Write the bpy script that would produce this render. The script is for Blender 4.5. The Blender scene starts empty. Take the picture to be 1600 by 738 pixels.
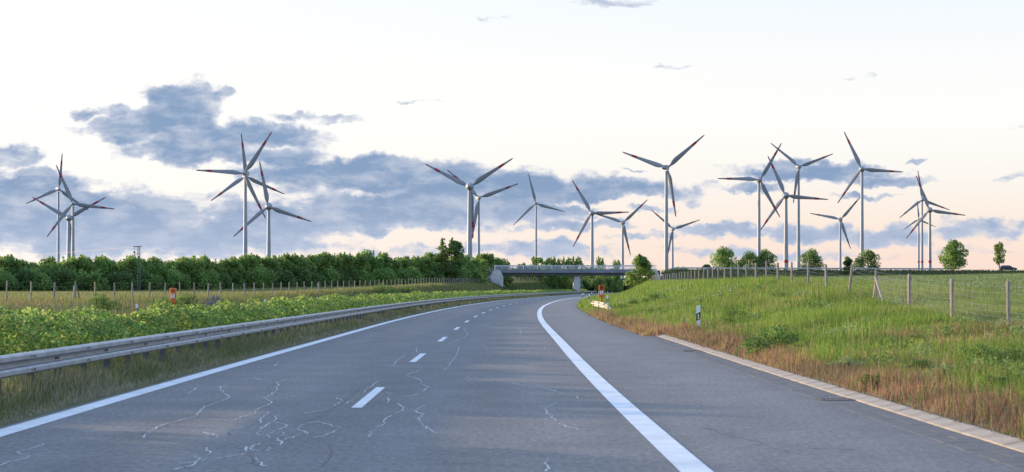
import bpy, math, random
import numpy as np
from mathutils import Vector, Matrix, Euler

# ------------------------------------------------------------------ camera, sky, sun, exposure
scene = bpy.context.scene
COL = scene.collection
R = math.radians
EYE = 1.67
FPX = 3270.0                      # focal length of the photograph, in its own pixels

cam_d = bpy.data.cameras.new('camera')
cam_d.sensor_width = 36.0
cam_d.lens = FPX / 1600 * 36
cam_d.shift_y = 81.0 / 1600
cam_d.clip_start = 0.1
cam_d.clip_end = 20000
cam_d.dof.use_dof = True
cam_d.dof.focus_distance = 220
cam_d.dof.aperture_fstop = 5.6
cam = bpy.data.objects.new('camera', cam_d)
COL.objects.link(cam)
cam.location = (0, 0, EYE)
cam.rotation_euler = (R(90), 0, 0)
scene.camera = cam

SUN_AZ, SUN_EL = -64.0, 6.2       # degrees: left of the view direction, above the horizon
sun_dir = Vector((math.sin(R(SUN_AZ)) * math.cos(R(SUN_EL)), math.cos(R(SUN_AZ)) * math.cos(R(SUN_EL)), math.sin(R(SUN_EL))))
sun_d = bpy.data.lights.new('sun', 'SUN')
sun_d.energy = 5.0
sun_d.angle = R(0.6)
sun_d.color = (1.0, 0.77, 0.52)
sun = bpy.data.objects.new('sun', sun_d)
COL.objects.link(sun)
sun.rotation_euler = (-sun_dir).to_track_quat('-Z', 'Y').to_euler()

scene.view_settings.view_transform = 'Standard'
scene.view_settings.look = 'None'
scene.view_settings.exposure = 0.8
scene.view_settings.gamma = 1.0
scene.view_settings.use_curve_mapping = False
scene.cycles.max_bounces = 6
scene.cycles.diffuse_bounces = 3
scene.cycles.glossy_bounces = 2
scene.cycles.transmission_bounces = 3
scene.cycles.transparent_max_bounces = 6
scene.cycles.caustics_reflective = False
scene.cycles.caustics_refractive = False
scene.cycles.use_denoising = True

def s2l(r, g, b):
    f = lambda c: (c / 255 / 12.92) if c / 255 <= 0.04045 else ((c / 255 + 0.055) / 1.055) ** 2.4
    return (f(r), f(g), f(b), 1.0)

def build_world():
    w = bpy.data.worlds.new('World')
    scene.world = w
    w.use_nodes = True
    nt = w.node_tree
    N, L = nt.nodes, nt.links
    N.clear()
    def node(t, **kw):
        n = N.new(t)
        for k, v in kw.items():
            setattr(n, k, v)
        return n
    def math_(op, a, b=None, c=None, clamp=False):
        n = node('ShaderNodeMath', operation=op, use_clamp=clamp)
        for i, v in enumerate((a, b, c)):
            if v is None: continue
            if isinstance(v, (int, float)): n.inputs[i].default_value = v
            else: L.new(v, n.inputs[i])
        return n.outputs[0]
    def vec(op, a, b=None, c=None):
        n = node('ShaderNodeVectorMath', operation=op)
        for i, v in enumerate((a, b, c)):
            if v is None: continue
            if isinstance(v, tuple): n.inputs[i].default_value = v
            else: L.new(v, n.inputs[i])
        return n.outputs['Value'] if op == 'LENGTH' else n.outputs[0]
    def smooth(x, lo, hi, a=0.0, b=1.0):
        n = node('ShaderNodeMapRange', interpolation_type='SMOOTHSTEP')
        L.new(x, n.inputs[0])
        n.inputs[1].default_value, n.inputs[2].default_value = lo, hi
        n.inputs[3].default_value, n.inputs[4].default_value = a, b
        return n.outputs[0]
    def mixc(f, a, b):
        n = node('ShaderNodeMix', data_type='RGBA')
        if isinstance(f, float): n.inputs[0].default_value = f
        else: L.new(f, n.inputs[0])
        for i, v in ((6, a), (7, b)):
            if isinstance(v, tuple): n.inputs[i].default_value = v
            else: L.new(v, n.inputs[i])
        return n.outputs[2]
    tc = node('ShaderNodeTexCoord')
    sep = node('ShaderNodeSeparateXYZ')
    L.new(tc.outputs['Generated'], sep.inputs[0])
    az = math_('MULTIPLY', math_('ARCTAN2', sep.outputs[0], sep.outputs[1]), 180 / math.pi)
    el = math_('MULTIPLY', math_('ARCSINE', sep.outputs[2]), 180 / math.pi)
    cmb = node('ShaderNodeCombineXYZ')
    L.new(az, cmb.inputs[0]); L.new(el, cmb.inputs[1])
    P = cmb.outputs[0]                                   # (azimuth, elevation) in degrees
    # clear air
    sky = node('ShaderNodeTexSky', sky_type='NISHITA', sun_disc=False)
    sky.sun_elevation = R(SUN_EL)
    sky.sun_rotation = R(SUN_AZ % 360)
    sky.air_density, sky.dust_density, sky.ozone_density = 1.0, 1.0, 2.0
    # thin bright high cloud that veils it, peach near the horizon and white above
    K = 5.75                                             # the Background runs at 0.1
    ramp = node('ShaderNodeValToRGB')
    L.new(math_('DIVIDE', el, 40.0, clamp=True), ramp.inputs[0])
    r = ramp.color_ramp
    stops = [(0.0, (0.95, 0.75, 0.66)), (0.8, (1.0, 0.79, 0.68)), (1.9, (1.0, 0.87, 0.77)), (3.0, (1.0, 0.955, 0.895)), (4.5, (1.02, 1.015, 0.99)), (6.0, (1.0, 1.0, 1.0)), (8.0, (0.90, 0.97, 1.05)), (14.0, (0.84, 1.0, 1.22)), (25.0, (0.68, 0.94, 1.42)), (40.0, (0.58, 0.88, 1.45))]
    while len(r.elements) < len(stops): r.elements.new(0.5)
    for e, (a, c) in zip(r.elements, stops):
        e.position = a / 40.0; e.color = (*c, 1)
    # whiter towards the sun
    glow = smooth(math_('ABSOLUTE', math_('SUBTRACT', az, SUN_AZ)), 46.0, 74.0, 0.75, 0.0)
    glow = math_('MULTIPLY', glow, smooth(el, 8.0, 30.0, 1.0, 0.0))
    veil = vec('MULTIPLY', mixc(glow, ramp.outputs[0], (1.08, 1.06, 1.02, 1)), (K, K, K))
    # thin cloud scatters mostly forward: it is duller and bluer on the side away from the sun
    dt = node('ShaderNodeVectorMath', operation='DOT_PRODUCT')
    L.new(tc.outputs['Generated'], dt.inputs[0]); dt.inputs[1].default_value = tuple(sun_dir)
    veil = vec('MULTIPLY', veil, mixc(smooth(dt.outputs['Value'], -0.75, 0.08), (0.74, 0.81, 0.92, 1), (1, 1, 1, 1)))
    veil_a = smooth(el, 8.0, 60.0, 0.97, 0.9)
    col = mixc(veil_a, sky.outputs[0], veil)
    # grey-blue evening clouds
    warp = node('ShaderNodeTexNoise'); warp.inputs['Scale'].default_value = 0.9; warp.inputs['Detail'].default_value = 6; warp.inputs['Roughness'].default_value = 0.6
    L.new(P, warp.inputs['Vector'])
    wv = vec('MULTIPLY', vec('SUBTRACT', warp.outputs['Color'], (0.5, 0.5, 0.5)), (2.3, 1.0, 0))
    PW = vec('ADD', P, wv)
    PN = vec('MULTIPLY_ADD', wv, (0.3, 0.3, 0.3), P)
    n1 = node('ShaderNodeTexNoise'); n1.inputs['Scale'].default_value = 1.0; n1.inputs['Detail'].default_value = 8; n1.inputs['Roughness'].default_value = 0.56
    L.new(vec('MULTIPLY', PN, (1.1, 2.5, 1)), n1.inputs['Vector'])
    n2 = node('ShaderNodeTexNoise'); n2.inputs['Scale'].default_value = 1.0; n2.inputs['Detail'].default_value = 7; n2.inputs['Roughness'].default_value = 0.55
    L.new(vec('MULTIPLY', PN, (0.28, 1.6, 1)), n2.inputs['Vector'])
    def blob(px, py, rx, ry, wgt):
        a, e = (px - 800) / FPX * 180 / math.pi, (450 - py) / FPX * 180 / math.pi
        sx, sy = FPX * math.pi / 180 / rx, FPX * math.pi / 180 / ry
        d = vec('LENGTH', vec('MULTIPLY_ADD', PW, (sx, sy, 0), (-a * sx, -e * sy, 0)))
        return smooth(d, 0.25, 1.25, wgt, 0.0)
    blobs = [(285, 160, 95, 40, 1.0), (265, 190, 110, 40, .9), (330, 215, 190, 40, .9), (345, 150, 40, 14, .8), (162, 182, 55, 12, .7), (225, 205, 120, 28, 1.0), (405, 212, 150, 30, 1.0), (490, 184, 95, 11, .72), (310, 238, 155, 30, 1.0), (440, 246, 120, 26, 1.0),
             (600, 274, 300, 38, 1.35), (760, 290, 260, 36, 1.3), (910, 300, 210, 27, 1.25), (640, 326, 290, 52, 1.1), (800, 326, 190, 30, 1.0), (260, 372, 440, 42, .98), (42, 250, 58, 24, .85), (60, 292, 140, 34, .95), (150, 348, 310, 70, 1.05), (440, 348, 150, 46, 1.0), (0, 330, 160, 80, 1.0),
             (595, 350, 80, 28, .85), (890, 352, 120, 14, .85), (860, 390, 150, 22, .75), (680, 392, 260, 14, .6), (1000, 372, 90, 9, .6), (1010, 330, 70, 8, .7), (1125, 360, 105, 19, .95), (1270, 362, 135, 20, .9), (1265, 270, 165, 20, 1.15), (1370, 284, 90, 12, 1.0), (1180, 291, 90, 10, .8), (1330, 308, 75, 8, .75),
             (1390, 374, 110, 26, .8), (1530, 360, 130, 26, .75), (1250, 396, 420, 16, .55), (990, 265, 40, 4, .6), (655, 158, 50, 5, .7), (1420, 254, 46, 6, .75), (1345, 120, 36, 5, .5), (1050, 105, 60, 6, .5), (780, 32, 40, 8, .5), (990, 6, 130, 12, .6), (1560, 280, 60, 8, .5), (1580, 206, 50, 6, .45)]
    holes = [(200, 268, 70, 15, .55), (310, 285, 70, 14, .5), (480, 290, 60, 10, .35), (560, 300, 70, 8, .3), (215, 170, 40, 8, .35), (600, 372, 110, 12, .4), (960, 316, 120, 6, .4)]
    m = None
    for b in blobs:
        o = blob(*b)
        m = o if m is None else math_('MAXIMUM', m, o)
    for b in holes:
        m = math_('SUBTRACT', m, blob(*b))
    m = math_('MAXIMUM', m, 0.0)
    # the same broken low cloud goes on all round the horizon
    out = math_('MULTIPLY', smooth(math_('ABSOLUTE', az), 15.0, 24.0), smooth(math_('ABSOLUTE', math_('SUBTRACT', el, 2.6)), 0.5, 6.0, 0.62, 0.0))
    m = math_('MAXIMUM', m, out)
    dens = math_('ADD', m, math_('ADD', math_('MULTIPLY', math_('SUBTRACT', n1.outputs[0], 0.5), 1.55), math_('MULTIPLY', math_('SUBTRACT', n2.outputs[0], 0.5), 0.5)))
    alpha = math_('MULTIPLY', smooth(dens, 0.30, 0.72), smooth(m, 0.02, 0.25))
    n3 = node('ShaderNodeTexNoise'); n3.inputs['Scale'].default_value = 1.0; n3.inputs['Detail'].default_value = 8; n3.inputs['Roughness'].default_value = 0.6
    L.new(vec('MULTIPLY_ADD', PN, (0.75, 1.9, 1), (7.3, 4.1, 2.0)), n3.inputs['Vector'])
    thick = math_('MULTIPLY', smooth(dens, 0.42, 1.05), smooth(n3.outputs[0], 0.30, 0.58, 0.35, 1.0))
    k = lambda c, f=1.0: tuple(q * K * f for q in c[:3]) + (1.0,)
    ccol = mixc(thick, k(s2l(206, 212, 228)), k(s2l(118, 151, 191)))
    # clouds low over the horizon are farther off, paler and pinker
    ccol = mixc(smooth(el, 0.4, 3.0, 0.72, 0.0), ccol, k(s2l(182, 198, 225)))
    col = mixc(math_('MULTIPLY', alpha, 0.91), col, ccol)
    bg = node('ShaderNodeBackground')
    L.new(col, bg.inputs[0])
    bg.inputs[1].default_value = 0.1
    o = node('ShaderNodeOutputWorld')
    L.new(bg.outputs[0], o.inputs[0])
build_world()

# ------------------------------------------------------------------ helpers
rng = np.random.default_rng(11)
random.seed(5)

def tag(o, label=None, cat=None, group=None, kind=None):
    if label: o['label'] = label
    if cat: o['category'] = cat
    if group: o['group'] = group
    if kind: o['kind'] = kind
    return o

def empty(name, loc=(0, 0, 0), rz=0.0):
    o = bpy.data.objects.new(name, None)
    COL.objects.link(o)
    o.location = loc
    o.rotation_euler = (0, 0, rz)
    o.empty_display_size = 0.3
    return o

def link(name, me, parent=None, loc=None, rot=None):
    o = bpy.data.objects.new(name, me)
    COL.objects.link(o)
    if parent is not None: o.parent = parent
    if loc is not None: o.location = loc
    if rot is not None: o.rotation_euler = rot
    return o

def copy_tree(o, parent=None):
    c = o.copy()
    COL.objects.link(c)
    c.parent = parent
    for ch in list(o.children):
        copy_tree(ch, c)
    return c

class MB:
    """collects polygons for one mesh"""
    def __init__(self):
        self.v, self.f, self.m, self.cur = [], [], [], 0
    def add(self, verts, faces):
        b = len(self.v)
        self.v += [tuple(p) for p in verts]
        self.f += [tuple(i + b for i in q) for q in faces]
        self.m += [self.cur] * len(faces)
    def box(self, x0, x1, y0, y1, z0, z1):
        self.add([(x0, y0, z0), (x1, y0, z0), (x1, y1, z0), (x0, y1, z0), (x0, y0, z1), (x1, y0, z1), (x1, y1, z1), (x0, y1, z1)],
                 [(0, 3, 2, 1), (4, 5, 6, 7), (0, 1, 5, 4), (1, 2, 6, 5), (2, 3, 7, 6), (3, 0, 4, 7)])
    def prism(self, poly, axis, a, b):
        """poly: 2-D outline; extruded along axis from a to b"""
        n = len(poly)
        def p(q, t):
            return {'x': (t, q[0], q[1]), 'y': (q[0], t, q[1]), 'z': (q[0], q[1], t)}[axis]
        self.add([p(q, a) for q in poly] + [p(q, b) for q in poly],
                 [tuple(range(n))[::-1], tuple(range(n, 2 * n))] + [(i, (i + 1) % n, n + (i + 1) % n, n + i) for i in range(n)])
    def tube(self, p0, p1, r0, r1=None, n=8, caps=True):
        r1 = r0 if r1 is None else r1
        p0, p1 = Vector(p0), Vector(p1)
        d = (p1 - p0).normalized()
        a = d.orthogonal().normalized(); b = d.cross(a)
        vs = []
        for p, r in ((p0, r0), (p1, r1)):
            for i in range(n):
                t = 2 * math.pi * i / n
                vs.append(p + (a * math.cos(t) + b * math.sin(t)) * r)
        fs = [(i, (i + 1) % n, n + (i + 1) % n, n + i) for i in range(n)]
        if caps: fs += [tuple(range(n))[::-1], tuple(range(n, 2 * n))]
        self.add(vs, fs)
    def loft(self, rings, caps=True):
        n = len(rings[0])
        vs = [p for r_ in rings for p in r_]
        fs = []
        for k in range(len(rings) - 1):
            for i in range(n):
                fs.append((k * n + i, k * n + (i + 1) % n, (k + 1) * n + (i + 1) % n, (k + 1) * n + i))
        if caps: fs += [tuple(range(n))[::-1], tuple(range((len(rings) - 1) * n, len(rings) * n))]
        self.add(vs, fs)
    def mesh(self, name, mats, smooth=False, angle=None):
        me = bpy.data.meshes.new(name)
        me.from_pydata(self.v, [], self.f)
        for m in (mats if isinstance(mats, (list, tuple)) else [mats]): me.materials.append(m)
        me.polygons.foreach_set('material_index', self.m)
        if smooth: me.polygons.foreach_set('use_smooth', [True] * len(self.f))
        me.update()
        if smooth and angle: me.set_sharp_from_angle(angle=angle)
        return me
    def build(self, name, mats, parent=None, **kw):
        return link(name, self.mesh(name, mats, **kw), parent)

def arrays_mesh(name, V, F, mat, colour=None, smooth=False):
    """V (n,3), F (m,k) faces all of k corners, colour (n,3) per vertex"""
    me = bpy.data.meshes.new(name)
    n, (m, k) = len(V), F.shape
    me.vertices.add(n); me.vertices.foreach_set('co', V.astype(np.float32).ravel())
    me.loops.add(m * k); me.loops.foreach_set('vertex_index', F.astype(np.int32).ravel())
    me.polygons.add(m); me.polygons.foreach_set('loop_start', np.arange(0, m * k, k, dtype=np.int32))
    if smooth: me.polygons.foreach_set('use_smooth', np.ones(m, dtype=bool))
    me.materials.append(mat)
    if colour is not None:
        at = me.attributes.new('tint', 'FLOAT_COLOR', 'POINT')
        at.data.foreach_set('color', np.concatenate([colour, np.ones((n, 1))], 1).astype(np.float32).ravel())
    me.update(calc_edges=True)
    return me

# ------------------------------------------------------------------ materials
def new_mat(name):
    m = bpy.data.materials.new(name)
    m.use_nodes = True
    nt = m.node_tree
    return m, nt.nodes, nt.links, nt.nodes['Principled BSDF']

def mat(name, col, rough=0.7, var=0.12, scale=3.0, metal=0.0, bump=0.0, bscale=40.0, spec=0.4, col2=None, stretch=(1, 1, 1)):
    m, N, L, B = new_mat(name)
    B.inputs['Roughness'].default_value = rough
    B.inputs['Metallic'].default_value = metal
    B.inputs['Specular IOR Level'].default_value = spec
    tc = N.new('ShaderNodeTexCoord')
    mp = N.new('ShaderNodeMapping'); mp.inputs['Scale'].default_value = stretch
    L.new(tc.outputs['Object'], mp.inputs[0])
    nz = N.new('ShaderNodeTexNoise'); nz.inputs['Scale'].default_value = scale; nz.inputs['Detail'].default_value = 6
    L.new(mp.outputs[0], nz.inputs['Vector'])
    rp = N.new('ShaderNodeValToRGB')
    a = col2 if col2 else tuple(c * (1 - var * 2) for c in col)
    b = col if col2 else tuple(min(1, c * (1 + var)) for c in col)
    rp.color_ramp.elements[0].position, rp.color_ramp.elements[1].position = 0.33, 0.67
    rp.color_ramp.elements[0].color = (*a[:3], 1); rp.color_ramp.elements[1].color = (*b[:3], 1)
    L.new(nz.outputs[0], rp.inputs[0]); L.new(rp.outputs[0], B.inputs['Base Color'])
    if bump:
        n2 = N.new('ShaderNodeTexNoise'); n2.inputs['Scale'].default_value = bscale; n2.inputs['Detail'].default_value = 4
        L.new(mp.outputs[0], n2.inputs['Vector'])
        bp = N.new('ShaderNodeBump'); bp.inputs['Strength'].default_value = bump; bp.inputs['Distance'].default_value = 0.02
        L.new(n2.outputs[0], bp.inputs['Height']); L.new(bp.outputs[0], B.inputs['Normal'])
    return m

def leaf_mat(name, trans=0.35, gain=1.0, rough=0.55):
    """foliage: colour of each leaf or blade from its own tint, some light shining through"""
    m, N, L, B = new_mat(name)
    at = N.new('ShaderNodeAttribute'); at.attribute_name = 'tint'
    g = N.new('ShaderNodeVectorMath'); g.operation = 'SCALE'; g.inputs['Scale'].default_value = gain
    L.new(at.outputs['Color'], g.inputs[0])
    L.new(g.outputs[0], B.inputs['Base Color'])
    B.inputs['Roughness'].default_value = rough
    B.inputs['Specular IOR Level'].default_value = 0.25
    tr = N.new('ShaderNodeBsdfTranslucent')
    L.new(g.outputs[0], tr.inputs[0])
    mx = N.new('ShaderNodeMixShader'); mx.inputs[0].default_value = trans
    L.new(B.outputs[0], mx.inputs[1]); L.new(tr.outputs[0], mx.inputs[2])
    L.new(mx.outputs[0], N['Material Output'].inputs[0])
    return m

def asphalt_mat(name, c_lo, c_hi):
    m, N, L, B = new_mat(name)
    B.inputs['Roughness'].default_value = 0.78
    B.inputs['Specular IOR Level'].default_value = 0.35
    tc = N.new('ShaderNodeTexCoord')
    def noise(scale, stretch, detail=5):
        mp = N.new('ShaderNodeMapping'); mp.inputs['Scale'].default_value = stretch
        L.new(tc.outputs['Object'], mp.inputs[0])
        n = N.new('ShaderNodeTexNoise'); n.inputs['Scale'].default_value = scale; n.inputs['Detail'].default_value = detail
        L.new(mp.outputs[0], n.inputs['Vector'])
        return n.outputs[0]
    def ramp(x, p0, p1, a, b):
        r = N.new('ShaderNodeValToRGB')
        r.color_ramp.elements[0].position, r.color_ramp.elements[1].position = p0, p1
        r.color_ramp.elements[0].color, r.color_ramp.elements[1].color = (*a, 1), (*b, 1)
        L.new(x, r.inputs[0]); return r.outputs[0]
    def mul(a, b):
        n = N.new('ShaderNodeMix'); n.data_type = 'RGBA'; n.blend_type = 'MULTIPLY'; n.inputs[0].default_value = 1
        L.new(a, n.inputs[6]); L.new(b, n.inputs[7]); return n.outputs[2]
    c = ramp(noise(0.35, (1.6, 0.12, 1)), 0.3, 0.7, c_lo, c_hi)                       # long worn bands
    c = mul(c, ramp(noise(1.1, (1, 0.5, 1)), 0.25, 0.75, (0.84,) * 3, (1.10,) * 3))   # blotches
    c = mul(c, ramp(noise(0.5, (0.35, 1.3, 1)), 0.3, 0.7, (0.93, 0.93, 0.94), (1.05, 1.04, 1.03)))   # paving passes across
    c = mul(c, ramp(noise(15, (1, 0.35, 1), 8), 0.3, 0.7, (0.72,) * 3, (1.24,) * 3))  # grain
    c = mul(c, ramp(noise(45, (1, 1, 1), 8), 0.3, 0.7, (0.62,) * 3, (1.36,) * 3))     # stones in the wearing course
    at = N.new('ShaderNodeAttribute'); at.attribute_name = 'tint'                     # red channel: distance from the lane line
    sp = N.new('ShaderNodeSeparateColor'); L.new(at.outputs['Color'], sp.inputs[0])
    tr = N.new('ShaderNodeValToRGB'); L.new(sp.outputs[0], tr.inputs[0])
    e = tr.color_ramp.elements; e[0].position, e[1].position = 0.0, 1.0
    T = lambda t: (t + 10) / 20
    for t, g in ((-3.99, .94), (-3.0, 1.0), (-2.6, 1.06), (-1.9, .96), (-1.1, 1.06), (-.5, .98), (.05, .94), (.6, 1.0), (1.1, 1.06), (1.85, .95), (2.6, 1.06), (3.3, .99), (4.0, .97), (4.15, 1.05), (6.0, 1.06), (6.74, .9)):
        q = e.new(T(t)); q.color = (g, g, g, 1)
    e[0].color = e[-1].color = (1, 1, 1, 1)
    c = mul(c, tr.outputs[0])
    v = N.new('ShaderNodeTexVoronoi'); v.inputs['Scale'].default_value = 95
    L.new(tc.outputs['Object'], v.inputs['Vector'])
    c = mul(c, ramp(v.outputs['Distance'], 0.0, 0.6, (1.18,) * 3, (0.82,) * 3))
    L.new(c, B.inputs['Base Color'])
    bp = N.new('ShaderNodeBump'); bp.inputs['Strength'].default_value = 0.35; bp.inputs['Distance'].default_value = 0.006
    L.new(v.outputs['Distance'], bp.inputs['Height']); L.new(bp.outputs[0], B.inputs['Normal'])
    return m

M = {}
M['asphalt'] = asphalt_mat('asphalt', (0.182, 0.172, 0.162), (0.226, 0.214, 0.202))
M['asphalt_far'] = mat('asphalt_plain', (0.15, 0.15, 0.15), 0.85, 0.1)
M['paint'] = mat('road_paint', (0.78, 0.79, 0.80), 0.55, 0.07, 5, bump=0.15, bscale=90, col2=(0.64, 0.65, 0.66))
def worn_paint():
    m, N, L, B = new_mat('road_paint')
    B.inputs['Roughness'].default_value = 0.6
    tc = N.new('ShaderNodeTexCoord')
    def nz(scale, detail, p0, p1):
        n = N.new('ShaderNodeTexNoise'); n.inputs['Scale'].default_value = scale; n.inputs['Detail'].default_value = detail; n.inputs['Roughness'].default_value = 0.65
        L.new(tc.outputs['Object'], n.inputs['Vector'])
        r = N.new('ShaderNodeMapRange'); r.inputs[1].default_value, r.inputs[2].default_value = p0, p1; L.new(n.outputs[0], r.inputs[0]); return r.outputs[0]
    def mix(f, a, b):
        n = N.new('ShaderNodeMix'); n.data_type = 'RGBA'; L.new(f, n.inputs[0])
        for i, v in ((6, a), (7, b)):
            if isinstance(v, tuple): n.inputs[i].default_value = v
            else: L.new(v, n.inputs[i])
        return n.outputs[2]
    c = mix(nz(1.4, 5, .35, .65), (.58, .58, .57, 1), (.74, .74, .74, 1))
    c = mix(nz(16, 8, .60, .74), c, (.30, .295, .29, 1))
    c = mix(nz(5, 8, .64, .80), c, (.26, .255, .25, 1))
    L.new(c, B.inputs['Base Color'])
    return m
M['paint'] = worn_paint()
M['seal'] = mat('crack_dust', (0.60, 0.59, 0.57), 0.8, 0.1, 8)
M['tar'] = mat('crack_tar', (0.05, 0.05, 0.052), 0.5, 0.1, 8)
M['concrete'] = mat('concrete', (0.55, 0.54, 0.52), 0.85, 0.1, 1.2, bump=0.2)
M['kerb'] = mat('kerb_concrete', (0.36, 0.305, 0.245), 0.9, 0.14, 2.2, bump=0.5, bscale=60)
M['slab'] = mat('gutter_slab', (0.15, 0.142, 0.135), 0.9, 0.09, 3, bump=0.4, bscale=60)
M['soil'] = mat('soil', (0.13, 0.115, 0.06), 0.95, 0.2, 0.8, bump=0.5, bscale=6, col2=(0.065, 0.085, 0.028))
M['field'] = mat('wheat_ground', (0.17, 0.22, 0.085), 0.95, 0.1, 0.05, bump=0.8, bscale=5, col2=(0.13, 0.18, 0.065), stretch=(1, 1, 1))
M['field_pale'] = mat('pale_crop_ground', (0.21, 0.22, 0.085), 0.95, 0.1, 0.04, bump=0.8, bscale=5, col2=(0.16, 0.185, 0.065))
M['steel'] = mat('galvanised_steel', (0.42, 0.42, 0.42), 0.5, 0.12, 2.0, metal=0.35, bump=0.05, col2=(0.30, 0.30, 0.30))
M['steel_dark'] = mat('weathered_steel', (0.16, 0.16, 0.165), 0.6, 0.12, 4, metal=0.3)
M['bolt'] = mat('bolt', (0.035, 0.035, 0.035), 0.6)
M['rail_sunlit'] = mat('sunlit_steel', (0.46, 0.43, 0.37), 0.6, 0.1, 3, metal=0.1, col2=(0.38, 0.34, 0.29))  # steel with the low sun's cream cast put into its colour
M['wood'] = mat('weathered_wood', (0.36, 0.32, 0.27), 0.9, 0.2, 3, bump=0.3, bscale=30, stretch=(6, 6, 0.8), col2=(0.23, 0.20, 0.17))
M['wire'] = mat('fence_wire', (0.30, 0.30, 0.30), 0.5, 0.05, metal=0.4)
M['white_plastic'] = mat('white_plastic', (0.88, 0.88, 0.88), 0.45, 0.05, 6)
M['black'] = mat('black_film', (0.018, 0.018, 0.02), 0.45)
M['reflector'] = mat('reflector', (0.72, 0.72, 0.70), 0.25, 0.03)
M['orange'] = mat('orange_paint', (0.72, 0.17, 0.025), 0.5, 0.1, 4)
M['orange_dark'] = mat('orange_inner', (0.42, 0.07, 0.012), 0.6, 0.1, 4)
M['blue'] = mat('blue_print', (0.02, 0.05, 0.16), 0.5)
M['turbine'] = mat('turbine_paint', (0.34, 0.36, 0.385), 0.5, 0.04, 0.15)
M['turbine_blade'] = mat('blade_paint', (0.25, 0.26, 0.28), 0.45, 0.05, 0.3)
M['turbine_grey'] = mat('nacelle_paint', (0.33, 0.34, 0.36), 0.5, 0.05, 0.3)
M['red'] = mat('red_paint', (0.33, 0.03, 0.045), 0.5, 0.06, 0.3)
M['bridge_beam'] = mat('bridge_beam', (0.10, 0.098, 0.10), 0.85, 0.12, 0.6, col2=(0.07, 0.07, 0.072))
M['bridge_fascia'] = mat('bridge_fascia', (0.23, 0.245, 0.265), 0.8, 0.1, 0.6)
M['rail_blue'] = mat('bridge_rail_paint', (0.50, 0.55, 0.60), 0.5, 0.08, 1)
M['bark'] = mat('bark', (0.13, 0.10, 0.075), 0.95, 0.2, 6, bump=0.4)
M['carpaint'] = mat('dark_blue_car_paint', (0.016, 0.026, 0.05), 0.25, 0.03, spec=0.6)
M['silver'] = mat('silver_trim', (0.55, 0.55, 0.56), 0.35, 0.03, metal=0.6)
M['glass'] = mat('dark_glass', (0.02, 0.025, 0.03), 0.08, 0.02, spec=0.8)
M['rubber'] = mat('rubber', (0.02, 0.02, 0.02), 0.85)
M['lamp_red'] = mat('red_lamp', (0.4, 0.02, 0.02), 0.3)
M['lamp_clear'] = mat('clear_lamp', (0.8, 0.8, 0.78), 0.15)
M['leaf'] = leaf_mat('leaf', 0.54, 1.6)
M['grass'] = leaf_mat('grass_blade', 0.38, rough=0.65)

# ------------------------------------------------------------------ the lie of the land
KZ = np.array([-60, 0, 30, 60, 116, 182, 237, 303, 363, 450, 570, 700, 900, 1200, 9000.])
KX = np.array([3.3, 1.92, 1.58, 1.5, 1.58, 2.66, 4.5, 7.6, 11.5, 18.0, 27.6, 41.0, 70.0, 125, 1600.])
_sl = np.gradient(KX, KZ); _sl[3] = 0
def xd(y):
    """the dashed line between the two lanes, as x for a distance y"""
    y = np.asarray(y, float)
    i = np.clip(np.searchsorted(KZ, y) - 1, 0, len(KZ) - 2)
    h = KZ[i + 1] - KZ[i]; t = np.clip((y - KZ[i]) / h, 0, 1)
    return (2 * t**3 - 3 * t**2 + 1) * KX[i] + (t**3 - 2 * t**2 + t) * h * _sl[i] + (-2 * t**3 + 3 * t**2) * KX[i + 1] + (t**3 - t**2) * h * _sl[i + 1] - 3.75
def hdg(y):
    return float(math.atan2(xd(y + .5) - xd(y - .5), 1.0))     # turn to the right of straight ahead
def smoothstep(a, b, x):
    t = np.clip((x - a) / (b - a), 0, 1); return t * t * (3 - 2 * t)
interp = np.interp
def fence_l_x(y): return interp(y, [-60, 100, 145, 217, 315, 420, 520, 570, 640, 700, 800, 1000], [-44, -38, -34.7, -27.6, -20.6, -14.4, -8.8, -5.6, 1.5, 9, 24, 60])
def fence_l_h(y): return interp(y, [-60, 145, 217, 315, 400, 520, 600, 700, 900], [.6, .6, .65, 1.35, 2.1, 2.5, 2.9, 3.5, 4.0])
def fence_r_x(y): return 11.25 + .04 * np.asarray(y, float)
def fence_r_h(y): return interp(y, [-60, 20, 57, 66, 75, 84, 93, 111, 138, 200, 300, 420, 520], [0, .15, .35, .5, .75, .95, 1.25, 1.55, 1.95, 2.1, 2.35, 2.75, 3.2])
SHEET = -0.07
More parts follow.
